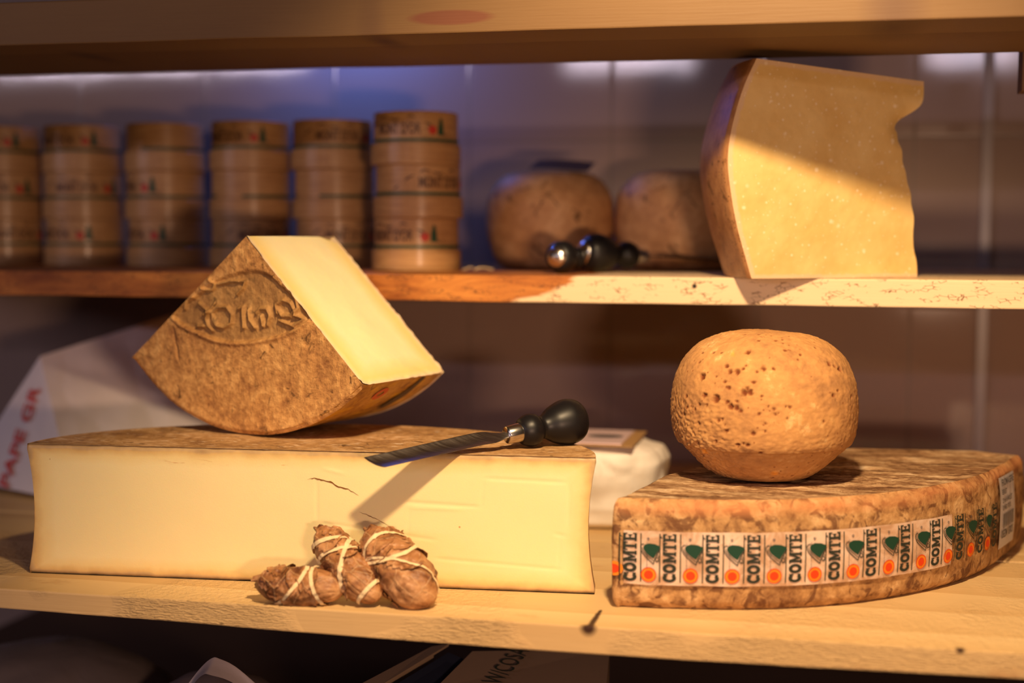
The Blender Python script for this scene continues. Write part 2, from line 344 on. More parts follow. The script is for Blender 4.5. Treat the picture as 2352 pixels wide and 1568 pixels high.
def smoothprof(pts, n=8):
    """Catmull-Rom through points"""
    P = [np.array(p, float) for p in pts]; P = [2*P[0]-P[1]]+P+[2*P[-1]-P[-2]]; out = []
    for i in range(1, len(P)-2):
        for k in range(n):
            s = k/n; a, b, c_, d = P[i-1], P[i], P[i+1], P[i+2]
            out.append(.5*((2*b)+(c_-a)*s+(2*a-5*b+4*c_-d)*s*s+(-a+3*b-3*c_+d)*s**3))
    out.append(P[-2]); return out
def nz(p, s, seed=0): return noise.noise(Vector((p[0]*s+seed, p[1]*s, p[2]*s)))
def fbm(p, s, seed=0, o=4): return noise.fractal(Vector((p[0]*s+seed, p[1]*s, p[2]*s)), 1.0, 2.0, o)
def smooth01(x): x = min(1, max(0, x)); return x*x*(3-2*x)
# flat lettering and marks: everything 2-D first, then bent on to a surface
def stroke(pts, wd):
    vs, fs = [], []; n = len(pts); P = [np.array(p, float) for p in pts]
    for i, p in enumerate(P):
        d = P[min(i+1, n-1)]-P[max(i-1, 0)]
        d = d/(np.linalg.norm(d)+1e-9); q = V3(-d[1], d[0])*wd/2 if False else np.array([-d[1], d[0]])*wd/2
        vs += [p+q, p-q]
    for i in range(n-1): fs.append((2*i, 2*i+1, 2*i+3, 2*i+2))
    return vs, fs
def rect2(x0, y0, x1, y1, n=1):
    vs, fs = [], []
    for i in range(n+1):
        x = x0+(x1-x0)*i/n; vs += [np.array([x, y0]), np.array([x, y1])]
    for i in range(n): fs.append((2*i, 2*i+2, 2*i+3, 2*i+1))
    return vs, fs
def ring2(cx, cy, rx, ry, t_, a0=0, a1=2*math.pi, n=28):
    vs, fs = [], []
    for i in range(n+1):
        a = a0+(a1-a0)*i/n
        vs += [np.array([cx+rx*math.cos(a), cy+ry*math.sin(a)]), np.array([cx+(rx-t_)*math.cos(a), cy+(ry-t_)*math.sin(a)])]
    for i in range(n): fs.append((2*i, 2*i+2, 2*i+3, 2*i+1))
    return vs, fs
def disc2(cx, cy, r, n=28):
    return [np.array([cx, cy])]+[np.array([cx+r*math.cos(2*math.pi*i/n), cy+r*math.sin(2*math.pi*i/n)]) for i in range(n)], [(0, i+1, (i+1) % n+1) for i in range(n)]
def poly2(pts): return [np.array(p, float) for p in pts], [tuple(range(len(pts)))]
def j2(*ps):
    vs, fs = [], []
    for p in ps:
        n = len(vs); vs += list(p[0]); fs += [tuple(i+n for i in f) for f in p[1]]
    return vs, fs
def bend(p, fn): return [fn(v[0], v[1]) for v in p[0]], p[1]
def xf2(p, fn): return [np.array(fn(v[0], v[1])) for v in p[0]], p[1]
def text2(s, size=1.0, bold=0.0):
    """built-in font as 2-D mesh; returned with left at 0, baseline 0"""
    cu = D.curves.new('t', 'FONT'); cu.body = s; cu.size = size; cu.offset = bold; cu.fill_mode = 'FRONT'; cu.resolution_u = 3
    o = D.objects.new('t', cu); COL.objects.link(o)
    dg = bpy.context.evaluated_depsgraph_get(); dg.update()
    me = D.meshes.new_from_object(o.evaluated_get(dg))
    vs = [np.array([v.co.x, v.co.y]) for v in me.vertices]; fs = [tuple(p.vertices) for p in me.polygons]
    D.objects.remove(o); D.curves.remove(cu); D.meshes.remove(me)
    x0 = min(v[0] for v in vs); vs = [v-np.array([x0, 0]) for v in vs]
    return vs, fs
def fit2(p, w_, h_):
    xs = [v[0] for v in p[0]]; ys = [v[1] for v in p[0]]
    x0, x1, y0, y1 = min(xs), max(xs), min(ys), max(ys)
    return [np.array([(v[0]-x0)/(x1-x0)*w_, (v[1]-y0)/(y1-y0)*h_]) for v in p[0]], p[1]
# slab-serif COMTE with accent, unit height, drawn letter by letter
def comte_word():
    T = .27; s = .15; L = []
    def C_(x): return j2(ring2(x+.45, .5, .45, .5, T, math.radians(40), math.radians(320)), rect2(x+.72, .62, x+.86, .95), rect2(x+.72, .05, x+.86, .30))
    def O_(x): return ring2(x+.47, .5, .47, .5, T)
    def M_(x): return j2(rect2(x+.08, 0, x+.30, 1), rect2(x+.80, 0, x+1.04, 1), poly2([(x+.08, 1), (x+.34, 1), (x+.62, .30), (x+.50, .06)]), poly2([(x+1.02, 1), (x+.78, 1), (x+.50, .30), (x+.56, .06)]),
                       rect2(x, 0, x+.38, s), rect2(x+.72, 0, x+1.12, s), rect2(x, 1-s, x+.2, 1), rect2(x+.92, 1-s, x+1.12, 1))
    def T_(x): return j2(rect2(x+.30, 0, x+.54, 1), rect2(x, 1-s*1.2, x+.84, 1), rect2(x, .68, x+.12, 1), rect2(x+.72, .68, x+.84, 1), rect2(x+.18, 0, x+.66, s))
    def E_(x): return j2(rect2(x+.10, 0, x+.34, 1), rect2(x, 1-s*1.2, x+.78, 1), rect2(x, 0, x+.80, s*1.2), rect2(x+.3, .44, x+.60, .57), rect2(x+.66, .70, x+.78, 1), rect2(x+.68, 0, x+.80, .30), rect2(x+.54, .34, x+.64, .66),
                       poly2([(x+.30, 1.06), (x+.44, 1.06), (x+.66, 1.24), (x+.50, 1.24)]))
    return j2(C_(0), O_(.93), M_(1.93), T_(3.10), E_(4.0)), 4.80

# ---------------------------------------------------------------- setting
def struct(name, vf, m, **k):
    o = mesh(name, vf, m, **k); o['kind'] = 'structure'; return o
struct('wall_back', box(-2.4, 1.6, WALL, WALL+.05, -.9, 2.0), 'tile', smooth=False)
a = aty(2262, 500, WALL)
struct('trim_1', join(box(a[0]-.007, a[0]+.007, WALL-.010, WALL, -.9, 2.0)), plain('glazed_trim', (.30, .24, .24), .3), smooth=False)
a = aty(2108, 500, WALL)
struct('floor', box(-2.4, 1.6, -1, WALL, -.95, -.9), plain('dark_floor', (.05, .03, .03), .7), smooth=False)

def shelf_plank(x0, x1, yf, y1, z0, z1, bow=0, n=80, seed=0, rr=.0015):
    """plank with a softly worn, slightly wavy front edge"""
    def fn(a, b):
        x = x0+(x1-x0)*a
        f = yf+.0016*noise.noise(Vector((x*3, seed, 0)))+.0006*noise.noise(Vector((x*22, seed, 3)))
        zt = z1; zb = z0-bow*math.exp(-((x+.22)/.42)**2)+.0008*noise.noise(Vector((x*9, seed, 5)))
        prof = [(y1, zt), (f+.03, zt), (f+rr*1.2, zt), (f+rr*.3, zt-rr*.3), (f, zt-rr*1.2), (f, (zt+zb)/2), (f, zb+rr), (f+rr*.3, zb+rr*.2), (f+rr*1.2, zb), (y1, zb), (y1, zt)]
        y, z = prof[int(round(b*10))]
        return V3(x, y, z)
    g = grid(n, 11, fn)
    v, f, u = g; nv = 11
    f = f+[tuple(range(10)), tuple(reversed([(n-1)*nv+i for i in range(10)]))]
    return v, f, u
sh = thing('wooden_shelf', (-.3, 1.5, 0), 'pale pine shelf of two planks carrying the big cut cheeses', 'shelf')
mesh('front_plank', shelf_plank(-1.15, .62, 1.255, 1.608, -.0195, 0, .0065, seed=1), 'pine', sh, smooth=False)
mesh('back_plank', shelf_plank(-1.15, .62, 1.618, WALL-.001, -.0195, 0, seed=2), 'pine', sh, smooth=False)
sh = thing('wooden_shelf', (-.3, MY+.3, MZT), 'middle shelf with worm-marked pale right end and red-brown left end, under the stacked round boxes', 'shelf')
mesh('plank', shelf_plank(-1.5, .8, MY, WALL-.001, .2762, MZT, seed=5), 'beech', sh, smooth=False)
sh = thing('wooden_shelf', (-.3, TY+.1, TZ), 'amber pine top shelf cropped by the upper edge of the photo, dark underside', 'shelf')
mesh('plank', shelf_plank(-1.5, .8, TY, TY*1.19, TZ, TZ+.046, seed=9), 'amber', sh, smooth=False)
pp = aty(2347, 155, 1.70)
tag(mesh('shelf_bracket', box(pp[0]-.003, pp[0]+.03, 1.668, 1.71, .515, .64), 'darkwood', smooth=False), 'dark wooden bracket behind the top shelf at the right edge of the photo', 'bracket')

# ---------------------------------------------------------------- big slab of cut cheese
PL = onz(65, 1315, 0); PR = onz(1370, 1365, 0)
mid = (PL+PR)/2; half = np.linalg.norm(PR-PL)/2; E = (PR-PL)/(2*half); N = V3(-E[1], E[0], 0); SAG = .205; SH = .1365
SLW = 2*half
def conc(v):
    e = min(v, 1-v)
    return .0085*math.sin(math.pi*v)**.8+.0022*max(0, 1-e/.04)**2
def ridge(x, z):
    """faint knife marks pressed in the cut face; photo coordinates -> metres"""
    def seg(x0, z0, x1, z1, wd=.0013):
        d = np.array([x1-x0, z1-z0]); L = np.linalg.norm(d); d = d/L
        q = np.array([x-x0, z-z0]); s = q@d; t_ = q@np.array([-d[1], d[0]])
        if s < -.004 or s > L+.004: return 0
        return math.exp(-(t_/wd)**2)*smooth01((s+.004)/.012)*smooth01((L+.004-s)/.012)
    r = 0
    for s_, k in MARKS: r += k*seg(*s_)
    return r
def slabxy(px, py):
    """pixel on the cut face -> (distance from left, height)"""
    r = ray(px, py); n = np.array([-E[1], E[0], 0]); t_ = ((PL-C)@n)/(r@n); P = C+r*t_
    return (P-PL)@E, P[2]
MARKS = []
for (x0, y0, x1, y1, k) in ((728, 1100, 728, 1196, 1), (728, 1198, 1000, 1240, 1), (925, 1152, 1100, 1164, 1.2), (940, 1165, 1060, 1170, -.8), (1112, 1098, 1300, 1108, 1), (1308, 1108, 1306, 1215, 1),
                           (1272, 1225, 1300, 1232, 1.2), (1000, 1282, 1290, 1308, 1.2), (940, 1165, 935, 1290, .4), (1110, 1100, 1105, 1170, .5), (1288, 1230, 1282, 1300, .8), (740, 1075, 790, 1088, -.8)):
    MARKS.append(((*slabxy(x0, y0), *slabxy(x1, y1)), k))
cheese = thing('cheese_slab', mid, 'large low slab of pale yellow cut cheese with brown rind, lying along the lower shelf', 'cheese')
def face(a, b):
    c_ = conc(b); x = -half+c_+(2*half-2*c_)*a; z = SH*b
    u_, v_ = x+half, z
    edge = min(u_, 2*half-u_, z*1.2, (SH-z)*1.2)
    off = .0007*fbm((x, z, 0), 9, 3, 3)+.00055*ridge(u_, z)-.0025*max(0, 1-edge/.004)**2*-1
    tb = .0010*fbm((x, 0, z), 60, 1, 3)*max(0, 1-edge/.01)
    P = mid+E*x+N*(off+.0)+V3(0, 0, z)
    return P-N*tb
mesh('cut_face', grid(320, 90, face, uv=lambda a, b: (conc(b)+(2*half-2*conc(b))*a, SH*b)), 'slab_paste', cheese)
def P2(t_, c_, s=1): return mid+E*math.cos(t_)*(half-c_)+N*(math.sin(t_)*(SAG-c_)*s)
def side(a, b):
    t_ = math.pi*a; p = P2(t_, conc(b))+V3(0, 0, SH*b)
    k = .0016*fbm(p, 18, 2)+.0006*fbm(p, 90, 5); return p+(p-mid)*V3(1, 1, 0)/max(.05, np.linalg.norm((p-mid)[:2]))*k*math.sin(math.pi*b)*math.sin(math.pi*min(1, max(0, a)))
def cap(z, b_):
    def fn(a, s):
        t_ = math.pi*a; c_ = conc(b_); p = P2(t_, c_, s)+V3(0, 0, z)
        k = math.sin(math.pi*a)**.5*min(1, s*8)*min(1, (1-s)*8)
        return p+V3(0, 0, (.0009*fbm(p, 20, 8)-.0006)*k if z > .01 else 0)
    return grid(150, 40, fn)
mesh('rind', join(flip(grid(150, 24, side)), flip(cap(SH, 1)), cap(0, 0)), 'slab_rind', cheese)
# cracks
def facept(u_, z, off=.0006): return PL+E*u_-N*off+V3(0, 0, z)
def crackline(pts, w0):
    P = [np.array(slabxy(*p)) for p in pts]; out = []
    for i in range(len(P)-1):
        for k in range(4): out.append(P[i]+(P[i+1]-P[i])*k/4+np.array([0, random.uniform(-.0004, .0004)]))
    out.append(P[-1]); vs, fs = [], []
    for i, p in enumerate(out):
        wd = w0*math.sin(math.pi*min(1, (i+.3)/len(out)))*random.uniform(.5, 1.3)
        vs += [facept(p[0], p[1]+wd/2), facept(p[0], p[1]-wd/2)]
    fs = [(2*i, 2*i+1, 2*i+3, 2*i+2) for i in range(len(out)-1)]
    return vs, fs
mesh('crack', crackline([(705, 1100), (722, 1097), (738, 1101), (760, 1106), (778, 1118), (800, 1123), (824, 1137)], .0016), 'crack', cheese, label='brown crack in the pale cut face')
mesh('crack', crackline([(824, 1175), (842, 1181), (862, 1190), (892, 1206)], .0007), 'crack', cheese, label='fine crack in the pale cut face')

# ---------------------------------------------------------------- wedge standing on its heel on the slab
th, WD_, WR, WT, fl, fr = .486, 1.5272, .2146, .1634, .8737, .7777
F0 = V3(-math.sin(YAW), math.cos(YAW), 0)
WE = math.cos(th)*R0-math.sin(th)*F0; WDir = math.sin(th)*R0+math.cos(th)*F0; ZZ = V3(0, 0, 1.)
WA = atd(565, 545, WD_); WA = WA*V3(1, 1, 0)+ZZ*(SH+WR+.0005)
WN = -WDir
def secpt(ph, r, t_=0): return WA+r*(math.sin(ph)*WE-math.cos(ph)*ZZ)+WDir*t_
wroot = thing('cheese_wedge', WA*V3(1, 1, 0)+ZZ*SH, 'brown-rinded cheese wedge balanced on its curved heel on top of the big yellow slab', 'cheese')
def fpx(px, py):
    r = ray(px, py); t_ = ((WA-C)@WDir)/(r@WDir); q = C+r*t_-WA; return np.array([q@WE, q[2]])
LET = []
def letpx(pts, wd=.0016, k=1): LET.append((np.array([fpx(280+x*.3316, 520+y*.3316) for x, y in pts]), wd, k))
letpx([(525, 530), (560, 560), (600, 590), (575, 640), (590, 690), (620, 720)], .002); letpx([(640, 530), (600, 590), (560, 610)], .002); letpx([(520, 690), (560, 690)], .0018)
letpx([(620, 600), (660, 560), (720, 560), (755, 610), (750, 670), (700, 700), (650, 690), (625, 650), (620, 600)], .002)
letpx([(800, 570), (830, 560), (835, 700)], .002); letpx([(870, 580), (880, 650), (915, 700)], .002); letpx([(925, 600), (950, 570), (1000, 570), (1020, 620), (1000, 680)], .002); letpx([(960, 620), (970, 690)], .0018)
letpx([(1070, 600), (1060, 540), (1110, 510), (1160, 530), (1190, 580), (1160, 620), (1100, 620), (1075, 580)], .0022); letpx([(1200, 500), (1215, 560), (1195, 610)], .002)
letpx([(430, 570), (440, 510), (490, 490)], .0018); letpx([(540, 380), (600, 360), (640, 400), (620, 440), (570, 440), (545, 420)], .0018); letpx([(660, 400), (740, 380), (850, 380), (830, 430), (790, 470)], .0016)
letpx([(1080, 650), (1180, 690), (1260, 640), (1200, 620)], .0018)
rimv = [fpx(280+x*.3316, 520+y*.3316) for x, y in ((345, 630), (420, 690), (520, 740), (640, 790), (760, 812), (900, 805), (1040, 780), (1180, 730), (1300, 650))]
RIM = np.array([v for v in smoothprof(rimv, 6)])
TOPR = np.array([v for v in smoothprof([fpx(280+x*.3316, 520+y*.3316) for x, y in ((500, 480), (620, 380), (760, 320), (900, 290), (1010, 320), (1100, 400), (1200, 470), (1290, 560))], 5)])
def pd(q, P):
    a_ = P[:-1]; d = P[1:]-a_; L = (d**2).sum(1)+1e-12; s = np.clip(((q-a_)*d).sum(1)/L, 0, 1)
    return math.sqrt((((a_+d*s[:, None])-q)**2).sum(1).min())
def rimz(x): return np.interp(x, RIM[:, 0], RIM[:, 1])
def topz(x): return np.interp(x, TOPR[:, 0], TOPR[:, 1])
def wface(a, b):
    ph = -fl+(fl+fr)*a; r = WR*b
    q = np.array([r*math.sin(ph), -r*math.cos(ph)])
    h = .0012*fbm((q[0], q[1], 0), 25, 4)+.0005*fbm((q[0], q[1], 2), 110, 6, 3)
    ins = smooth01((q[1]-rimz(q[0]))/.004)*smooth01((topz(q[0])-q[1])/.006)
    h -= .0036*ins; dr = pd(q, RIM); h += .0022*math.exp(-(dr/.0022)**2)
    if ins > .01 or True:
        for P, wd, k in LET:
            if abs(q[0]-P[:, 0].mean()) < .05:
                d_ = pd(q, P); h += .0042*k*math.exp(-(d_/wd)**2)
    gx = pd(q, np.array([fpx(280+x*.3316, 520+y*.3316) for x, y in ((355, 700), (375, 820), (390, 920))])) if q[0] < -.08 else 1
    h -= .002*math.exp(-(gx/.0012)**2)
    e = min(1, (1-b)/.03); h -= .004*(1-e)**2; h *= min(1, b*12)
    edge = min(a, 1-a)*(fl+fr)*r
    h = h*min(1, edge/.004) if edge < .004 else h
    return WA+WE*q[0]+ZZ*q[1]+WN*h
wg = grid(230, 190, wface); o = mesh('rind_face', flip(wg), 'wedge_rind', wroot)
def ovl(p):
    q0, q1 = (p-WA)@WE, (p-WA)@ZZ
    return smooth01((q1-rimz(q0))/.006)*smooth01((topz(q0)-q1)/.008)
oa = o.data.attributes.new('oval', 'FLOAT', 'POINT'); oa.data.foreach_set('value', np.array([ovl(p) for p in wg[0]], dtype=np.float32))
def heelr(v, ph):   # radius along the thickness of the wheel
    r = WR-.003*max(0, 1-min(v, 1-v)/.05)**2-.004*math.sin(math.pi*v)*0
    return r
def hfun(a, b):
    ph = -fl+(fl+fr)*a; r = heelr(b, ph); p = secpt(ph, r, WT*b)
    k = .0012*fbm(p, 25, 1)+.0005*fbm(p, 110)-.0012
    rag = .005*max(0, nz(p, 60, 3))*(b > .97)
    fade = min(1, min(a, 1-a)*12)
    g = -.0016*math.exp(-((b-.045-.02*nz(p, 12))/.012)**2)
    return p+(math.sin(ph)*WE-math.cos(ph)*ZZ)*(min(k, 0)*fade+g*fade)+WDir*(rag)
mesh('heel', grid(120, 50, hfun), 'wedge_heel', wroot, label='yellow-brown curved heel')
def cutR(a, b):
    r = heelr(a, fr)*b; c_ = .004*(1-min(1, min(a, 1-a)/.06))**2
    rr_ = max(0, r+ (.012*(1-smooth01((b)/.10))*smooth01((a-.8)/.2)))
    p = secpt(fr, rr_, WT*a)
    nrm = math.cos(fr)*WE+math.sin(fr)*ZZ
    edge = min(a*WT, (1-a)*WT, WR*(1-b))
    k = .0012*fbm(p, 14, 4)+.0018*nz(p, 130, 2)*max(0, 1-edge/.006)
    return p+nrm*(k)
mesh('cut_face', flip(grid(60, 90, cutR, uv=lambda a, b: (a*WT, b*WR))), 'wedge_paste', wroot, label='smooth pale yellow cut face')
mesh('side_face', join(grid(20, 30, lambda a, b: secpt(-fl, heelr(a, 0)*b, WT*a)), grid(40, 12, lambda a, b: secpt(-fl+(fl+fr)*a, WR*b*.997, WT))), 'wedge_paste', wroot)
def heelpt(ph, t_): return secpt(ph, WR+.0008, t_)
def heelpatch(p0, p1, t0, t1, n=14, taper=False):
    def fn(a, b):
        tt = t0+(t1-t0)*b; k = .5+(.5 if not taper else .5*math.sin(math.pi*min(1, a*1.1+.1)))
        tc = (t0+t1)/2; return heelpt(p0+(p1-p0)*a, (tc+(tt-tc)*k)+.012*(a-.5))
    return grid(n, 5, fn)
mesh('printed_mark', heelpatch(fr-.30, fr-.01, .105, .124, taper=True), plain('dark_print', (.10, .06, .03), .7), wroot, label='dark printed stripe on the heel')
mesh('printed_mark', bend(xf2(ring2(0, 0, .5, .5, .28), lambda x, y: (x, y)), lambda x, y: heelpt(fr-.10+x*.10, .055+y*.022)), plain('faded_red_print', (.62, .13, .04), .7), wroot, label='faded red oval printed on the heel')

# ---------------------------------------------------------------- right wheel piece with label band
zc = .1055
front = [onz(1407, 1395, 0), onz(1500, 1400, 0), onz(1600, 1403, 0), onz(1730, 1404, 0), onz(1860, 1399, 0), onz(1985, 1387, 0), onz(2100, 1368, 0), onz(2190, 1346, 0), onz(2262, 1318, 0), onz(2310, 1285, 0), V3(.2185, 1.70, 0)]
fp = smoothprof(front, 14)
def resample(P, n):
    P = np.array(P); s = np.concatenate([[0], np.cumsum(np.linalg.norm(np.diff(P, axis=0), axis=1))])
    q = np.linspace(0, s[-1], n); return np.stack([np.interp(q, s, P[:, k]) for k in range(P.shape[1])], 1), s[-1]
FP, FL = resample(fp, 160)
backp, _ = resample([FP[-1], V3(.17, 1.728, 0), V3(.03, 1.715, 0), V3(-.10, 1.62, 0), V3(-.168, 1.47, 0), FP[0]], 90)
OUT = np.concatenate([FP, backp[1:-1]]); NO = len(OUT)
cen = V3(.03, 1.52, 0)
dv = np.roll(OUT, -1, 0)-np.roll(OUT, 1, 0); ON = np.stack([dv[:, 1], -dv[:, 0], 0*dv[:, 0]], 1); ON /= np.linalg.norm(ON, axis=1)[:, None]+1e-9
for _ in range(4): ON = (ON+np.roll(ON, 1, 0)+np.roll(ON, -1, 0))/3
def bulge(v): return .0035*math.sin(math.pi*v)-.007*max(0, 1-v/.10)**2-.006*max(0, 1-(1-v)/.09)**2
wh = thing('cheese_wheel_piece', FP[60]*V3(1, 1, 0), 'mottled brown cheese wheel piece banded with a printed green and orange label', 'cheese')
def wside(a, b):
    i = int(round(a*NO)) % NO; p = OUT[i]+ON[i]*bulge(b)+ZZ*zc*b
    return p+ON[i]*(.0010*fbm(p, 28, 2)+.0005*fbm(p, 120, 4, 3)-.0012)
mesh('side_rind', grid(NO, 44, wside, cu=True), 'comte_side', wh)
def wtop(z, b_):
    def fn(a, s):
        i = int(round(a*NO)) % NO; p = OUT[i]+ON[i]*(bulge(b_)+.0010*fbm(OUT[i]+ZZ*zc*b_, 28, 2)+.0005*fbm(OUT[i]+ZZ*zc*b_, 120, 4, 3)-.0012)
        p = p+(cen-p)*V3(1, 1, 0)*s; p = p+ZZ*z
        k = min(1, s*14)
        return p+ZZ*((.0022*fbm((p[0]*.35, p[1], 0), 45, 7)+.0008*fbm(p, 150, 3, 3)-.0004)*k if z > .01 else 0)
    return grid(NO, 46, fn, cu=True)
mesh('top_rind', join(wtop(zc, 1), flip(wtop(0, 0))), 'comte_top', wh)
FS = np.linspace(0, FL, 160)
def surf(s, z, off=.0005):
    p = np.array([np.interp(s, FS, FP[:, k]) for k in range(3)]); n = np.array([np.interp(s, FS, ON[:160, k]) for k in range(3)])
    n = n/np.linalg.norm(n); v = z/zc
    return p+n*(bulge(v)+off)+ZZ*z
def s_of(px, py=1290):
    best = min(range(400), key=lambda i: abs(proj(surf(FL*i/400, .045))[0]-px)); return FL*best/400
def z_of(px, py):
    s = s_of(px); return min((abs(proj(surf(s, z))[1]-py), z) for z in np.linspace(0, zc, 120))[1]
zb0, zb1 = z_of(1600, 1346), z_of(1600, 1222)
s0, s1 = s_of(1432), s_of(2185)
def bandf(a, b):
    s = s0+(s1-s0)*a; z = zb0+(zb1-zb0)*b+.0007*noise.noise(Vector((s*40, b*2, 0)))
    if a > .97: z += 0
    return surf(s+(.0015*noise.noise(Vector((b*9, 1, 0))) if a in (0, 1) else 0), z, .0009+.0003*noise.noise(Vector((s*60, z*60, 1))))
mesh('label_band', grid(140, 14, bandf), 'band', wh, label='pale paper band round the wheel, printed with words, bells and seals')
word, WL = comte_word()
BH = zb1-zb0
kx = [1447, 1538, 1635, 1730, 1825, 1915, 2000, 2078, 2148, 2203, 2250, 2282]
sc_ = BH*.90/WL; lh = .0126
texts, lines, bells, bl_in, seal_o, seal_i, tiny = [], [], [], [], [], [], []
for i, px in enumerate(kx):
    s = s_of(px); off = .0016
    zst = zb0+BH*.06
    W_ = bend(xf2(word, lambda x, y: (s+lh/2-y*lh, zst+x*sc_)), lambda x, y: surf(x, y, off))
    mesh('lettering', W_, 'ink', wh, smooth=False)
    ln = j2(stroke([(s-lh*.72, zst+BH*.45*k/6*2) for k in range(7)] if i < 20 else [], .0011), stroke([(s+lh*.80, zst+BH*.45*k/6*2) for k in range(7)], .0011))
    mesh('printed_line', bend(ln, lambda x, y: surf(x, y, off)), 'ink', wh, smooth=False)
    tw = fit2(text2('GRUYERE DE COMTE APPELLATION', .01), BH*.62, .0011) if i == 0 else tw
    if i < 9:
        mesh('small_print', bend(xf2(tw, lambda x, y: (s+lh*1.30-y, zst+BH*.12+x)), lambda x, y: surf(x, y, off)), 'greyink', wh, smooth=False)
    if i < len(kx)-1 and i < 11:
        sn = s_of(kx[i+1])
        u = .000385*.81     # metres per pixel of the enlarged crop
        cx = sn-lh*.72      # first rule of the next word, crop x = 640
        def mp(x, y): return surf(cx+(x-642)*u*.28, zb1-(y-110)*BH/550, off+.0001)
        def B2(pts): return poly2(pts)
        u = (sn-s)/430/.28
        body = B2([(462, 275), (475, 248), (520, 232), (590, 238), (650, 262), (628, 300), (602, 340), (575, 385), (535, 362), (495, 330), (470, 300)])
        mesh('bell_emblem', bend(body, mp), 'dgreen', wh, smooth=False, label='green cow bell emblem')
        outl = j2(stroke([(470, 240), (445, 245), (432, 265), (434, 290), (450, 325), (485, 365), (530, 405), (575, 442)], 9), stroke([(448, 275), (460, 310), (500, 352), (545, 388), (580, 412)], 7),
                  stroke([(575, 442), (588, 395), (615, 335), (650, 280)], 9), ring2(612, 392, 20, 24, 8), stroke([(600, 420), (640, 410)], 6), stroke([(618, 345), (632, 368)], 7))
        mesh('bell_outline', bend(outl, mp), 'ink', wh, smooth=False)
        sc2 = lambda x, y: mp(x, y)
        rx = .0072
        cs, czz = cx+(522-642)*u*.28, zb1-(553-110)*BH/550
        fn = lambda x, y: surf(cs+x, czz+y, off)
        fn2 = lambda x, y: surf(cs+x, czz+y, off+.0003)
        mesh('quality_seal', bend(disc2(0, 0, rx), fn), 'orange', wh, smooth=False, label='round orange quality seal')
        mesh('seal_centre', bend(j2(disc2(0, 0, rx*.58), ring2(0, 0, rx*1.0, rx*1.0, rx*.10)), fn2), 'redor', wh, smooth=False)
        mesh('printed_dot', bend(ring2(515, 185, 13, 14, 7), mp), 'greyink', wh, smooth=False)
# seal at the very left
cs = .0035; cz = zb0+BH*.28
mesh('quality_seal', bend(disc2(0, 0, .0070), lambda x, y: surf(max(.0026, cs+x), cz+y, .0010)), 'orange', wh, smooth=False, label='orange seal cut by the left edge')
mesh('seal_centre', bend(disc2(0, 0, .0042), lambda x, y: surf(max(.0026, cs+x), cz+y, .0013)), 'redor', wh, smooth=False)
# barcode sticker
q0, q1 = s_of(2291), s_of(2291)+.062
zs0, zs1 = .022, .0985
stp = mesh('barcode_sticker', grid(20, 16, lambda a, b: surf(q0+(q1-q0)*a, zs0+(zs1-zs0)*b, .003+.0006*noise.noise(Vector((a*14, b*2, 0))))), 'sticker', wh, label='white sticker with address lines and a barcode')
def stk(p, name='lettering'): return mesh(name, bend(p, lambda x, y: surf(q0+x, zs0+y, .0042)), 'greyink', stp, smooth=False)
for s_, w_, h_, x_, y_ in (('FROMAGERIE', .050, .0075, .006, .067), ('BERLIET', .018, .0055, .006, .058), ('25 rue de MOLLIET', .040, .0055, .006, .049), ('01450 70 01', .034, .0055, .006, .041), ('05EZM / GROS', .048, .009, .004, .011)):
    tt = fit2(text2(s_, .01, .0002), w_, h_); stk(([v+np.array([x_, y_]) for v in tt[0]], tt[1]))
bars = []
x = .008
while x < .052:
    wd = random.choice([.0006, .001, .0016]); bars.append(rect2(x, .022, x+wd, .037)); x += wd+random.choice([.0006, .0011])
stk(j2(*bars), 'barcode')

# ---------------------------------------------------------------- round cheese on the wheel piece
RC = atd(1752, 1100, 1.47)*V3(1, 1, 0)+ZZ*(zc+.0003)
sc = 1.47/FPX
prof = [(0, 0), (60, 1), (95, 6), (124, 20), (152, 42), (180, 68), (195, 84), (204, 105), (209, 140), (209, 180), (205, 215), (195, 248), (176, 280), (148, 306), (112, 324), (76, 334), (40, 337), (20, 335), (0, 334)]
PRF = smoothprof(prof, 6)
rc = thing('round_cheese', RC, 'squat round orange cheese with a pitted rind, resting on the label-banded wheel piece', 'cheese')
pits_px = [(428, 480, 30), (828, 262, 22), (1165, 240, 18), (650, 380, 18), (670, 430, 18), (740, 430, 24), (790, 405, 14), (965, 400, 22), (620, 515, 16), (885, 525, 16), (295, 645, 16), (455, 640, 22), (555, 675, 30), (650, 695, 18), (690, 740, 26), (735, 748, 22), (770, 780, 16), (800, 622, 28), (850, 615, 26), (825, 578, 16), (955, 645, 12), (955, 680, 9), (740, 695, 12), (600, 268, 12), (1545, 365, 20), (1590, 385, 14), (1635, 420, 24), (1580, 640, 16), (1615, 600, 12), (1075, 810, 14), (1210, 750, 14), (1060, 760, 12), (930, 808, 14), (1175, 840, 10), (575, 862, 14), (612, 850, 12), (640, 895, 10), (885, 980, 18), (980, 960, 10), (300, 745, 14), (370, 760, 12), (410, 720, 12), (470, 722, 12), (395, 1055, 16), (550, 1045, 14), (745, 1070, 16), (800, 1062, 12), (480, 1225, 22), (650, 960, 16), (1010, 740, 9), (1295, 282, 12), (820, 372, 12), (930, 158, 16), (1080, 158, 16), (265, 700, 9), (545, 470, 10), (1500, 870, 12), (1220, 1345, 12), (550, 1330, 9), (910, 430, 12), (1170, 735, 9), (405, 880, 12), (1110, 800, 8)]
top_d = {}
def rpt(th_, k):
    i = min(int(k), len(PRF)-2); f = k-i; r, z = PRF[i]*(1-f)+PRF[i+1]*f
    return RC+V3(r*sc*math.cos(th_), r*sc*math.sin(th_), z*sc)
nth, nk = 420, (len(PRF)-1)*3
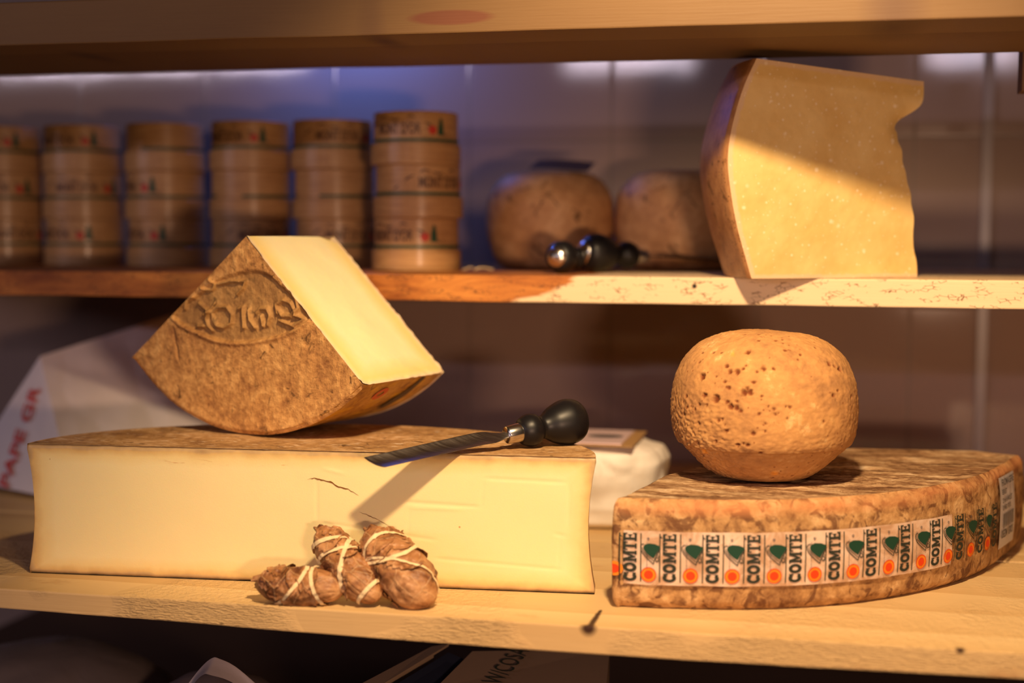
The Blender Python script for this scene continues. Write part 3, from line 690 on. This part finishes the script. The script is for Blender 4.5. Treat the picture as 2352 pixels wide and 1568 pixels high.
base_pts = np.array([[rpt(2*math.pi*i/nth, j/3) for j in range(nk+1)] for i in range(nth)])
cd = (C-RC)[:2]; flat = base_pts.reshape(-1, 3)
vv = flat-C; dd = vv@Fw; PXY = np.stack([1176+FPX*(vv@RT)/dd, 784-FPX*(vv@UP)/dd], 1)
front_m = ((flat-RC)[:, :2]@cd) > -.002
pit = np.zeros(len(flat)); depth = np.zeros(len(flat))
rnd = random.Random(4)
cents = []
for (x, y, r) in pits_px:
    X, Y = 1500+x/3.824, 740+y/3.824
    d2 = (PXY[:, 0]-X)**2+(PXY[:, 1]-Y)**2+(~front_m)*1e9; i = int(np.argmin(d2)); cents.append((flat[i], r/3.824*sc*1.05))
for _ in range(130):
    i = rnd.randrange(len(flat)); cents.append((flat[i], rnd.uniform(.0006, .0020)))
for c0, r in cents:
    dist = np.linalg.norm(flat-c0, axis=1); m_ = dist < r*3
    jit = np.array([noise.noise(Vector(p)*420) for p in flat[m_]])
    e_ = np.exp(-(dist[m_]/(r*(1+.55*jit)))**4)
    pit[m_] = np.maximum(pit[m_], e_); depth[m_] = np.maximum(depth[m_], e_*min(.0035, r*.8))
g_v = []
for n_, p in enumerate(flat):
    nr = p-(RC+ZZ*.075); nr = nr/np.linalg.norm(nr); zr = (p[2]-RC[2])/sc
    k = .0020*fbm(p, 12, 5, 2)+.0005*fbm(p, 70, 2)+.0005*fbm(p, 220, 2, 3)
    left = smooth01((RC[0]-p[0])/.06)*smooth01((230-zr)/80); k += .0013*fbm(p, 260, 9, 3)*left
    k -= .0015*smooth01((84-zr)/5)*smooth01((zr-10)/70)
    g_v.append(p+nr*(k*min(1, zr/12)-depth[n_]))
fs = [(i*(nk+1)+j, ((i+1) % nth)*(nk+1)+j, ((i+1) % nth)*(nk+1)+j+1, i*(nk+1)+j+1) for i in range(nth) for j in range(nk)]
o = mesh('pitted_rind', (g_v, fs), 'round_rind', rc)
at = o.data.attributes.new('pit', 'FLOAT', 'POINT'); at.data.foreach_set('value', pit.astype(np.float32))

# ---------------------------------------------------------------- hard cheese wedge on the middle shelf
MZ = MZT+.0004
A0 = aty(1727, 643, 1.580); A0[2] = MZ
B0 = aty(2107, 639, 1.685); B0[2] = MZ
PE = (B0-A0); PW = np.linalg.norm(PE); PE = PE/PW; PN = V3(-PE[1], PE[0], 0)
def ppx(px, py):
    r = ray(px, py); t_ = ((A0-C)@PN)/(r@PN); q = C+r*t_-A0; return np.array([q@PE, q[2]])
Lp = smoothprof([ppx(*q) for q in ((1727, 643), (1712, 590), (1693, 520), (1680, 450), (1672, 380), (1676, 320), (1692, 250), (1712, 190), (1738, 134))], 10)
Rp = [ppx(*q) for q in ((2107, 639), (2105, 600), (2099, 575), (2097, 540), (2099, 500), (2093, 470), (2092, 445), (2084, 420), (2080, 395), (2073, 372), (2072, 345), (2065, 325), (2066, 305), (2059, 294), (2068, 278), (2084, 266), (2100, 256), (2116, 240), (2121, 225), (2122, 205), (2122, 187))]
Rp = smoothprof(Rp, 4); Lp, _ = resample(Lp, 81); Rp, _ = resample(Rp, 81)
Lp[0][1] = 0; Rp[0][1] = 0
AXR = .262
hw = thing('hard_cheese_wedge', A0*V3(1, 1, 0)+ZZ*MZ, 'tall wedge of grainy ochre hard cheese with white crystals, upright on the middle shelf', 'cheese')
ax = A0+PE*(AXR)
def revolve(u_, z, ph):   # u_: distance along the face from the rind corner
    r = AXR-u_; d = -PE*math.cos(ph)+PN*math.sin(ph)
    return ax*V3(1, 1, 0)+d*r+ZZ*(MZ+z)
def pf(a, b, ph=0):
    k = b*80; i = min(int(k), 79); f = k-i; l = Lp[i]*(1-f)+Lp[i+1]*f; r = Rp[i]*(1-f)+Rp[i+1]*f
    q = l*(1-a)+r*a; return q
def pface(a, b):
    q = pf(a, b); e = min(q[0]-pf(0, b)[0], .02)/.02
    w_ = min(1, a*20)*min(1, (1-a)*20)*min(1, b*20)*min(1, (1-b)*20)
    chip = .008*smooth01((.03-np.hypot(q[0]-ppx(2085, 290)[0], q[1]-ppx(2085, 290)[1]))/.03)
    p = revolve(q[0], q[1], 0)
    return p+PN*((.0005*fbm((q[0], q[1], 0), 12, 3)+.0003*fbm((q[0], q[1], 0), 90, 3, 3))*w_+chip*smooth01((a-.85)/.15))
PHI = .62
def puv(a, b):
    q = pf(a, b); return (q[0]-pf(0, b)[0], b)
mesh('cut_face', grid(140, 160, pface, uv=puv), 'parm_paste', hw)
def pbroke(a, b):
    q = pf(1, b); p = revolve(q[0], q[1], PHI*a)
    if a == 0: return pface(1, b)
    return p+PN*.004*fbm(p, 40, 2)*math.sin(math.pi*a)
mesh('broken_edge', join(grid(10, 161, pbroke, uv=lambda a, b: (.1, .5)), flip(grid(40, 60, lambda a, b: revolve(*pf(a, b), PHI), uv=lambda a, b: (.1, .5)))), 'parm_paste', hw, label='jagged broken edge of the paste')
def prind(a, b):
    q = pf(0, b); r_ = .0; p = revolve(q[0]-.0025*smooth01(a/.03), q[1], PHI*a)
    return p
mesh('rind', join(flip(grid(60, 120, prind)), flip(grid(60, 30, lambda a, b: revolve(*pf(b, 1), PHI*a))), grid(60, 30, lambda a, b: revolve(*pf(b, 0), PHI*a))), 'parm_rind', hw, label='smooth brown rind with pricked marks')
for px_, py_, ch in ():
    pass

# ---------------------------------------------------------------- knives
def knife(o, ax_, up_, L, label, W=.034, cap=False, hs=1.0, shoulder=.045, slant=.008):
    """o: where the ferrule meets the handle; ax_ towards the handle's end; the blade runs the other way"""
    ax_ = ax_/np.linalg.norm(ax_); sd = np.cross(up_, ax_); sd /= np.linalg.norm(sd); up_ = np.cross(ax_, sd)
    T = lambda p: o+ax_*p[0]+sd*p[1]+up_*p[2]
    k = thing('cheese_knife', o, label, 'knife')
    hp = smoothprof([(.0, 0), (.0085, 0.0), (.0128, .003), (.0158, .0105), (.0148, .018), (.0112, .0235), (.0125, .029), (.0180, .038), (.0220, .050), (.0222, .058), (.0190, .067), (.011, .0725), (.0, .0735)], 6)
    mesh('handle', lathe([(max(0, p[0])*hs, p[1]*hs) for p in hp], 56, T, 'x'), 'black', k)
    mesh('ferrule', lathe([(0, -.0145*hs), (.0078*hs, -.0145*hs), (.0084*hs, -.0135*hs), (.0092*hs, -.003*hs), (.0095*hs, 0), (.0092*hs, .001), (0, .001)], 40, T, 'x'), 'steel', k, smooth=True)
    if cap: mesh('end_cap', lathe([(0, .0775*hs), (.006*hs, .0768*hs), (.0118*hs, .0738*hs), (.0150*hs, .0700*hs), (.0152*hs, .066*hs), (0, .062*hs)], 40, T, 'x'), 'steel', k)
    def bl(a, b):
        s = a; x = -.0145*hs-(L)*s
        hw_ = .0055+(W/2-.0055)*smooth01(s*L/shoulder)
        t_ = .0011*(1-.55*s)
        ang = 2*math.pi*b
        y = hw_*math.cos(ang); z = t_*math.sin(ang)
        z += .0030*(y/(W/2))**2*smooth01(s*4)*(1-.3*s) + .0005
        x += slant*(y/(W/2))*smooth01((s-.75)/.25)
        return T((x, y, z))
    g = grid(60, 33, bl); v, f, u_ = g
    f = f+[tuple(59*33+i for i in range(32))]
    mesh('blade', (v, f, u_), 'blade', k)
    return k
T0 = atd(862, 1066, 1.376); N0 = atd(1213, 984, 1.462)
N0[2] = SH+.0174
axk = N0-T0; axk /= np.linalg.norm(axk)
o_ = N0-axk*.0105
knife(o_, axk, ZZ+.46*np.cross(ZZ, axk)*-1, np.linalg.norm(T0-o_)-.0145, 'black-handled flat-bladed cheese knife lying over the front edge of the big yellow slab', hs=1.07, slant=-.0062, W=.0225, shoulder=.024)
# two more on the middle shelf, handles towards the viewer
def level_knife(px, py, d, yaw, pitch, L, label, hs=.95):
    """px,py: centre of the bulb; lies on the shelf"""
    a_ = V3(math.sin(yaw)*math.cos(pitch), -math.cos(yaw)*math.cos(pitch), math.sin(pitch))
    bc = atd(px, py, d); bc[2] = MZ-.0002+.0222*hs
    return knife(bc-a_*.055*hs, a_, ZZ, L, label, W=.022, cap=True, hs=hs, shoulder=.03)
level_knife(1290, 588, 1.755, -YAW*1.0-.05, .055, .12, 'black-handled knife on the middle shelf, left of two, its steel end cap facing out', .90)
level_knife(1368, 584, 1.80, -.86, .055, .145, 'black-handled knife on the middle shelf, right of two, its blade pointing right', 1.10)

# ---------------------------------------------------------------- leaf wrapped parcels
def parcel(ax0, ax1, r, seed, label, ties, ends=(.25, .25), lift=0):
    """body between two 3-D end points, round cross-section radius r, pinched ends; ties: list of (centre along, tilt, phase, width)"""
    A, B = np.array(ax0), np.array(ax1); L = np.linalg.norm(B-A); d = (B-A)/L
    s_ = np.cross(d, V3(0, 0, 1)); s_ /= np.linalg.norm(s_); u_ = np.cross(s_, d)
    ctr = (A+B)/2
    k = thing('leaf_wrapped_parcel', ctr*V3(1, 1, 0), label, 'leaf parcel', 'leaf-wrapped parcels in front of the slab')
    def rad(t_, ph):
        e = max(0, 1-abs(2*t_-1)**3.0)**.58
        q = V3(t_*3.2+seed, math.cos(ph)*1.3, math.sin(ph)*1.3)
        wr = .10*noise.noise(Vector(q))+.07*noise.noise(Vector(q*3.1))+.03*noise.noise(Vector(q*8))
        fold = .075*abs(math.sin(3.0*ph+t_*5+seed)) * (1-.5*e)
        lay = .085*((ph/(2*math.pi)+t_*1.3+.07*noise.noise(Vector(q*2))+seed) % 1.0)
        tie = 0
        for (c0, tl, p0, wd) in ties:
            x = t_-(c0+tl*math.cos(ph-p0)); tie += -.07*math.exp(-(x/.035)**2)
        return r*(e*(1+wr+lay+tie)+fold*.5*(1-e)*.8)
    def fn(a, b):
        ph = 2*math.pi*a; t_ = b; R_ = rad(t_, ph)
        p = A+d*L*t_+(s_*math.cos(ph)+u_*math.sin(ph)*.92)*R_
        return p+V3(0, 0, 0)
    g = grid(110, 90, fn, cu=True)
    body = mesh('leaf_wrapping', g, 'leaf', k)
    # loose leaf layers following the body
    for n_ in range(9):
        ph0 = random.uniform(0, 6.28); t0 = random.uniform(.2, .65); wph = random.uniform(.9, 1.5); wt = random.uniform(.28, .42); tw = random.uniform(-.5, .5)
        def lf(a, b):
            sx = (b-.5)*2; wdt = (1-sx*sx)**.5*(1+.12*math.sin(sx*19+n_)) if abs(sx) < 1 else 0
            ph = ph0+wph*(a-.5)*wdt+tw*sx*.5; t_ = min(.99, max(.01, t0+wt*(b-.5)))
            q = abs(a-.5)*2; R_ = rad(t_, ph)+.0009+.0022*max(0, q-.6)/.4*(.5+noise.noise(Vector((a*7, b*6, n_))))+.0022*max(0, abs(sx)-.6)/.4
            return A+d*L*t_+(s_*math.cos(ph)+u_*math.sin(ph)*.92)*R_
        mesh('leaf', grid(16, 30, lf), 'leaf', k)
    for n_ in range(3):
        ph0 = 1.2+n_*1.3
        def tip(a, b):
            ph = ph0+(a-.5)*1.3; R_ = r*(.42-.10*b)*(1+.3*math.sin(a*9+n_)); t_ = .05-.085*b
            return A+d*L*t_+(s_*math.cos(ph)+u_*math.sin(ph)*.92)*R_
        mesh('leaf_tip', grid(12, 8, tip), 'leaf', k)
    for (c0, tl, p0, wd) in ties:
        def rf(a, b):
            ph = 2*math.pi*a; t_ = min(.97, max(.03, c0+tl*math.cos(ph-p0)+(b-.5)*wd/L)); R_ = rad(t_, ph)+.0024+.0004*math.sin(b*math.pi)
            return A+d*L*t_+(s_*math.cos(ph)+u_*math.sin(ph)*.92)*R_
        mesh('raffia_tie', grid(90, 4, rf, cu=True), 'raffia', k)
    return k
# tip lists come from the photo: ends of each parcel, near the shelf surface
def pz(x, y, z, ): return onz(x, y, z)
parcel(onz(588, 1340, .0165), onz(792, 1350, .0165), .0190, 1.3, 'smallest leaf-wrapped parcel, lying flat at the left of the three', [(.40, .20, 1.2, .0042), (.74, -.08, 1.4, .0038)])
parcel(onz(732, 1222, .060), onz(866, 1378, .0080), .0198, 4.1, 'middle leaf-wrapped parcel leaning against the slab between the two others', [(.22, .10, 2.2, .0056), (.40, .10, 2.4, .0040), (.50, -.20, 2.6, .0055), (.88, .04, .5, .0034)])
parcel(onz(848, 1226, .060), onz(988, 1386, .0065), .0262, 8.6, 'largest leaf-wrapped parcel, at the right of the three, tied with crossing raffia', [(.30, .24, 1.3, .0040), (.34, -.14, .9, .0038), (.60, .34, 2.6, .0036)])

# ---------------------------------------------------------------- round spruce boxes in stacks
BHT = .0532; RB = .0432; RL = .0460   # built at this size, then set to the size of the real boxes
def make_box():
    k = thing('round_wooden_box', (0, 0, 0), 'x', 'box')
    mesh('lid', lathe([(0, 0), (RL-.0012, 0), (RL-.0005, 0), (RL, .0005), (RL, .0012), (RL, .0198), (RL, .0205), (RL-.0005, .0210), (RL-.0012, .0210), (RB, .0210)], 72), 'box', k, local=True)
    b = mesh('box_side', lathe([(RB, .0212), (RB, .0515), (RB, .0526), (RB-.0005, .0531), (RB-.0012, .0532), (RB-.002, .0532), (0, .0530)], 72), 'box', k, local=True)
    cyl = lambda ph0, off=.0006: (lambda x, y: V3((RB+off)*math.cos(ph0+x/RB), (RB+off)*math.sin(ph0+x/RB), y))
    mesh('green_line', bend(rect2(-.118, .0228, .118, .0256, 60), cyl(-math.pi/2)), 'green', b, smooth=False, local=True)
    tx = fit2(text2("MONT D'OR", .01, .0003), .048, .0115)
    mesh('lettering', bend(([v+np.array([-.026, .030]) for v in tx[0]], tx[1]), cyl(-math.pi/2)), 'brownink', b, smooth=False, local=True)
    mesh('printed_hill', bend(j2(stroke([(-.052, .029), (-.036, .040), (-.02, .048), (-.005, .044), (.012, .048), (.03, .040), (.05, .029)], .0016), stroke([(.005, .030), (.03, .037), (.055, .030)], .001)), cyl(-math.pi/2)), 'brownink', b, smooth=False, local=True)
    mesh('tree_emblem', bend(poly2([(-.0035, .029), (.0035, .029), (.0028, .038), (.0010, .046), (-.0010, .046), (-.0028, .038)]), cyl(-math.pi/2+1.0)), 'green', b, smooth=False, local=True)
    mesh('red_seal', bend(disc2(0, .034, .0044), cyl(-math.pi/2+.78)), 'redprint', b, smooth=False, local=True)
    return k
def copy_tree(o, parent=None):
    c_ = o.copy(); COL.objects.link(c_); c_.parent = parent
    for ch in [x for x in o.children]: copy_tree(ch, c_)
    return c_
stacks = [(14, 1.945), (196, 1.945), (386, 1.935), (578, 1.92), (768, 1.92), (957, 1.812)]
proto = make_box(); first = True
lv = ['bottom', 'middle', 'top']; nm = ['leftmost', 'second', 'third', 'fourth', 'fifth', 'rightmost and tallest']
rr = random.Random(11)
for si, (px, Y) in enumerate(stacks):
    base = aty(px, 600, Y)
    for l in range(3):
        sc_s = 1.0
        o = proto if first else None
        if o is None: o = copy_tree(proto)
        first = False
        dx = rr.uniform(-.0022, .0022)
        o.location = (base[0]+dx, Y+rr.uniform(-.002, .002), MZ+.0003+l*(BHT*KM+.0003)); o.scale = (KM, KM, KM)
        rot = {(5, 2): -.1, (5, 1): .9, (5, 0): -.30, (3, 2): -.3, (1, 2): -.2, (2, 2): 2.55, (3, 1): 2.9, (4, 1): 2.7, (0, 2): -.1}.get((si, l), rr.uniform(-1.0, 1.0))
        o.rotation_euler = (0, 0, rot)
        o['label'] = f'round spruce box with green line, {lv[l]} of three in the {nm[si]} of the six stacks'
        if si == 5: o['label'] = f'round spruce box with green line, {lv[l]} of three in the rightmost, nearest stack'
        o['group'] = 'round spruce boxes stacked on the middle shelf'; o['category'] = 'box'
for i_, (px, py, r) in enumerate(((1098, 617, 0), )):
    p = aty(px, py, 1.79); p[2] = MZ+.0015
    pts = [p+V3(-.02+.0015*k*1.5, .012*math.sin(k*.5), .003*abs(math.sin(k*.4))) for k in range(18)]
    def tf(a, b): 
        q = a*(len(pts)-1); i = min(int(q), len(pts)-2); f = q-i; c_ = pts[i]*(1-f)+pts[i+1]*f; an = 2*math.pi*b
        return c_+V3(0, .0013*math.cos(an), .0013*math.sin(an))
    tag(mesh('raffia_scrap', grid(40, 9, tf), 'raffia'), 'scrap of straw raffia beside the rightmost box stack', 'raffia')
# ---------------------------------------------------------------- two rounded cheeses behind
def tomme(px, Y, R_, Hh, label, seed, tilt=0):
    b = aty(px, 600, Y); b[2] = MZ+.0004
    k = thing('round_cheese', b, label, 'cheese', None)
    P = smoothprof([(0, 0), (R_*.62, 0), (R_*.84, Hh*.07), (R_*.97, Hh*.28), (R_, Hh*.5), (R_*.955, Hh*.74), (R_*.77, Hh*.92), (R_*.52, Hh*.99), (0, Hh)], 6)
    def mt(p):
        p = p+b; n_ = (p-b)*V3(1, 1, 0); n_ = n_/(np.linalg.norm(n_)+1e-6); return p+n_*.003*fbm(p, 10, seed)*min(1, (p[2]-b[2])/.01)
    mesh('rind', lathe([(max(0, a[0]), max(0, a[1])) for a in P], 90, mt), 'tomme', k)
    return k, b
k, b = tomme(1262, 1.965, .0905, .135, 'rounded tan cheese with a dark label on top, directly right of the box stacks', 2)
g = grid(16, 10, lambda a_, b_: b+V3(-.022+.082*a_, -.04+.07*b_, .1350+.0025*math.sin(a_*3+1)+.016*b_))
mesh('top_label', g, plain('dark_brown_label', (.06, .03, .03), .5), k, label='dark brown paper label')
tomme(1562, 1.98, .0915, .136, 'rounded tan cheese half hidden by the hard cheese wedge', 7)

# ---------------------------------------------------------------- wrapped packages at the back of the lower shelf
def crumple(p, s, amp, seed):
    v = noise.voronoi(Vector((p[0]*s+seed, p[1]*s, p[2]*s)))[0]
    return amp*(v[1]-v[0])+amp*.6*fbm(p, s*.6, seed, 2)
def facet(quad, nu, nv, s, amp, seed, nrm):
    q = [np.array(x) for x in quad]
    def fn(a, b):
        p = q[0]*(1-a)*(1-b)+q[1]*a*(1-b)+q[2]*a*b+q[3]*(1-a)*b
        w_ = min(1, min(a, 1-a)*8)*min(1, min(b, 1-b)*8)
        return p+nrm*crumple(p, s, amp, seed)*w_
    return grid(nu, nv, fn)
# left: tall folded paper bag, four sided
bg = thing('paper_wrapped_package', onz(200, 1130, 0)*V3(1, 1, 0), 'tall folded white paper package with red capital letters, behind the left end of the slab', 'package')
ap = aty(92, 818, 1.76); rr_ = aty(420, 715, 1.95)
f0 = aty(-90, 1120, 1.76); f0[2] = .010
f1 = aty(172, 1175, 1.66); f1[2] = .006
f2 = aty(540, 1120, 1.86); f2[2] = .003
bk = V3(f0[0]+.01, 2.02, .006); bk2 = V3(f2[0], 2.08, .003)
fa = facet([f0, f1, ap, ap], 50, 60, 14, .0016, 1, V3(-.3, -.9, .2))
# ridge from apex to the back right
fb = facet([f1, f2, rr_, ap], 90, 60, 13, .0075, 5, V3(.2, -.95, .2))
fc = facet([bk, f0, ap, ap], 20, 20, 14, .001, 2, V3(-1, 0, 0)); fd = facet([f2, bk2, rr_, rr_], 20, 20, 14, .001, 2, V3(1, 0, 0)); fe = facet([bk2, bk, ap, rr_], 30, 20, 14, .001, 2, V3(0, 1, 0))
fz = ([f0, f1, f2, bk2, bk], [(4, 3, 2, 1, 0)])
pk = mesh('folded_paper', join(fa, fb, fc, fd, fe, fz), 'paper', bg, smooth=True)
# letters on the left face, running up along the edge
tn = np.cross(f1-f0, ap-f0); tn /= np.linalg.norm(tn); tn = tn if tn[1] < 0 else -tn
def onface(px, py):
    r = ray(px, py); t_ = ((f0-C)@tn)/(r@tn); return C+r*t_
la, lb = onface(24, 1122), onface(82, 945); lx = (lb-la); LW = np.linalg.norm(lx); lx /= LW; lyv = np.cross(tn, lx); lyv = lyv if lyv[0] < 0 else -lyv
tx = text2('PAPE GR', .022, .0004); tx = fit2(tx, LW*1.30, .023)
mesh('lettering', bend(tx, lambda x, y: la+lx*x+lyv*y+tn*.0045), 'redtext', pk, smooth=False, label='red capitals running up the fold')
# right: rounded wrapped cheese
c0 = aty(1338, 1205, 1.75); c0[2] = 0
rg = thing('paper_wrapped_cheese', c0, 'parcel in crumpled white paper with sticker on top, behind the right end of the slab', 'package')
def wrap(a, b):
    th_ = 2*math.pi*a
    P = [(0, .004), (.8, .001), (.93, .008), (1.0, .03), (1.01, .06), (.98, .085), (.90, .100), (.7, .106), (0, .107)]
    k = b*8; i = min(int(k), 7); f = k-i; r = P[i][0]*(1-f)+P[i+1][0]*f; z = P[i][1]*(1-f)+P[i+1][1]*f
    ca, sa = math.cos(th_), math.sin(th_); rx, ry = .112, .088
    se = (abs(ca)**3+abs(sa)**3)**(-1/3)
    p = c0+V3(ca*rx*r*se, sa*ry*r*se, z*.93)
    n_ = V3(ca, sa, .2)
    return p+n_*(crumple(p, 15, .016, 3)-.006)*min(1, r*1.5)*min(1, z/.02)*(1-.6*smooth01((z-.098)/.008))
wp = mesh('crumpled_paper', grid(120, 60, wrap, cu=True), 'paper2', rg)
mesh('sticker', join(box(c0[0]-.03, c0[0]+.058, c0[1]-.068, c0[1]+.05, .1035, .1050)), plain('pink_white_label', (.72, .55, .58), .4), rg, smooth=False)
mesh('tape', box(c0[0]-.045, c0[0]+.073, c0[1]-.078, c0[1]+.06, .1022, .1033), plain('brown_tape', (.50, .30, .13), .4), rg, smooth=False)
# dark blob of print on the sticker
pq = c0+V3(.03, -.01, .1052); mesh('printed_mark', bend(disc2(0, 0, .014), lambda x, y: pq+V3(x*1.6, y, .0002)), 'greyink', rg, smooth=False)

# ---------------------------------------------------------------- things under the lower shelf
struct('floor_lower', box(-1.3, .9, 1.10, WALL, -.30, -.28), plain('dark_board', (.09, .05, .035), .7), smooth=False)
# kraft box with raised flap
def quadslab(p, t_, n_):
    p = [np.array(q) for q in p]; v = p+[q+n_*t_ for q in p]
    return v, [(0, 1, 2, 3), (7, 6, 5, 4), (0, 4, 5, 1), (1, 5, 6, 2), (2, 6, 7, 3), (3, 7, 4, 0)]
def upx(x, y, Y): return aty(x, y, Y)
cb = thing('cardboard_box', V3(-.30, 1.5, -.28), 'open kraft cardboard box with handwritten capitals and dark lining, below the lower shelf', 'box')
a1, a2, a3, a4 = upx(820, 1580, 1.36), upx(990, 1490, 1.46), upx(1030, 1484, 1.46), upx(872, 1580, 1.36)
e1, e2 = upx(1000, 1580, 1.38), upx(1085, 1495, 1.47); g1, g2 = upx(1390, 1600, 1.40), upx(1400, 1490, 1.52)
dn = V3(0, 0, -.13)
mesh('flap', quadslab([a1, a2, a3, a4], .003, V3(.2, .3, .9)), 'cardboard', cb, smooth=False)
mesh('lining', quadslab([a4+dn*.05, a3+dn*.05, e2+dn*.1, e1+dn*.1], .003, V3(0, .3, -.9)), 'navy', cb, smooth=False)
pn = mesh('side_panel', quadslab([e1, e2, g2, g1], .003, V3(0, .4, -.9)), 'cardboard', cb, smooth=False)
mesh('box_body', join(quadslab([e1, g1, V3(g1[0], g1[1], -.279), V3(e1[0], e1[1], -.279)], .003, V3(0, 1, 0)), quadslab([a1, e1, V3(e1[0], e1[1], -.279), V3(a1[0], a1[1], -.279)], .003, V3(0, 1, 0)), quadslab([g1, g2, V3(g2[0], g2[1], -.279), V3(g1[0], g1[1], -.279)], .003, V3(-1, 0, 0)),
     quadslab([a1, a2, V3(a2[0], a2[1], -.279), V3(a1[0], a1[1], -.279)], .003, V3(1, 0, 0))), 'cardboard', cb, smooth=False)
pn_n = np.cross(e2-e1, g1-e1); pn_n /= np.linalg.norm(pn_n); pn_n = pn_n if pn_n[2] > 0 else -pn_n
def onp(px, py):
    r = ray(px, py); t_ = ((e1-C)@pn_n)/(r@pn_n); return C+r*t_
hA, hB = onp(1150, 1575), onp(1215, 1500); hx = (hB-hA); hL = np.linalg.norm(hx); hx /= hL; hy = np.cross(pn_n, hx)
tt = fit2(text2('W/COSA', .02), hL*1.05, .022)
mesh('handwriting', bend(tt, lambda x, y: hA+hx*x+hy*y+pn_n*.0012), 'ink', pn, smooth=False)
# grey bag with a bulging top, and a pale folded strip
def bag(name, px, py, Y, rx, ry, hz, seed, m, label, cat):
    c_ = aty(px, py, Y); k = thing(name, V3(c_[0], Y, -.28), label, cat); hh = c_[2]+.28
    def fn(a, b):
        th_ = 2*math.pi*a; e = max(0, 1-b**5)**.5 if b > .0 else 1
        r = (1-.0*b)*max(0, 1-b**3.5)**.5; p = V3(c_[0]+rx*r*math.cos(th_), Y+ry*r*math.sin(th_), -.279+hh*b)
        return p+V3(math.cos(th_), math.sin(th_), 0)*(crumple(p, 12, .015, seed))*min(1, r*2)*(b > 0)
    mesh('bag_body', grid(80, 40, fn, cu=True), m, k); return k
bag('paper_bag', 120, 1478, 1.50, .16, .12, 0, 3, paper('dim_white_paper', (.17, .13, .12), .5), 'crumpled grey-white paper bag low in the left corner under the lower shelf', 'bag')
sb = bag('plastic_bag', 500, 1545, 1.40, .10, .08, 0, 8, 'bagdark', 'dark plastic bag with a pale loop handle under the lower shelf', 'bag')
arch = smoothprof([upx(410, 1600, 1.33), upx(455, 1540, 1.33), upx(485, 1512, 1.33), upx(505, 1514, 1.33), upx(545, 1535, 1.33), upx(620, 1600, 1.33)], 6)
def af(a, b):
    q = a*(len(arch)-1); i = min(int(q), len(arch)-2); f = q-i; c_ = arch[i]*(1-f)+arch[i+1]*f
    return c_+V3(0, .002*math.sin(math.pi*b), -.011*b)+V3(0, -.02*b*math.sin(math.pi*a), 0)
mesh('handle', join(grid(40, 5, af), [] and None or flip(grid(40, 5, lambda a, b: af(a, b)+V3(0, .0012, 0)))), paper('pale_strap', (.42, .34, .33), .3), sb)
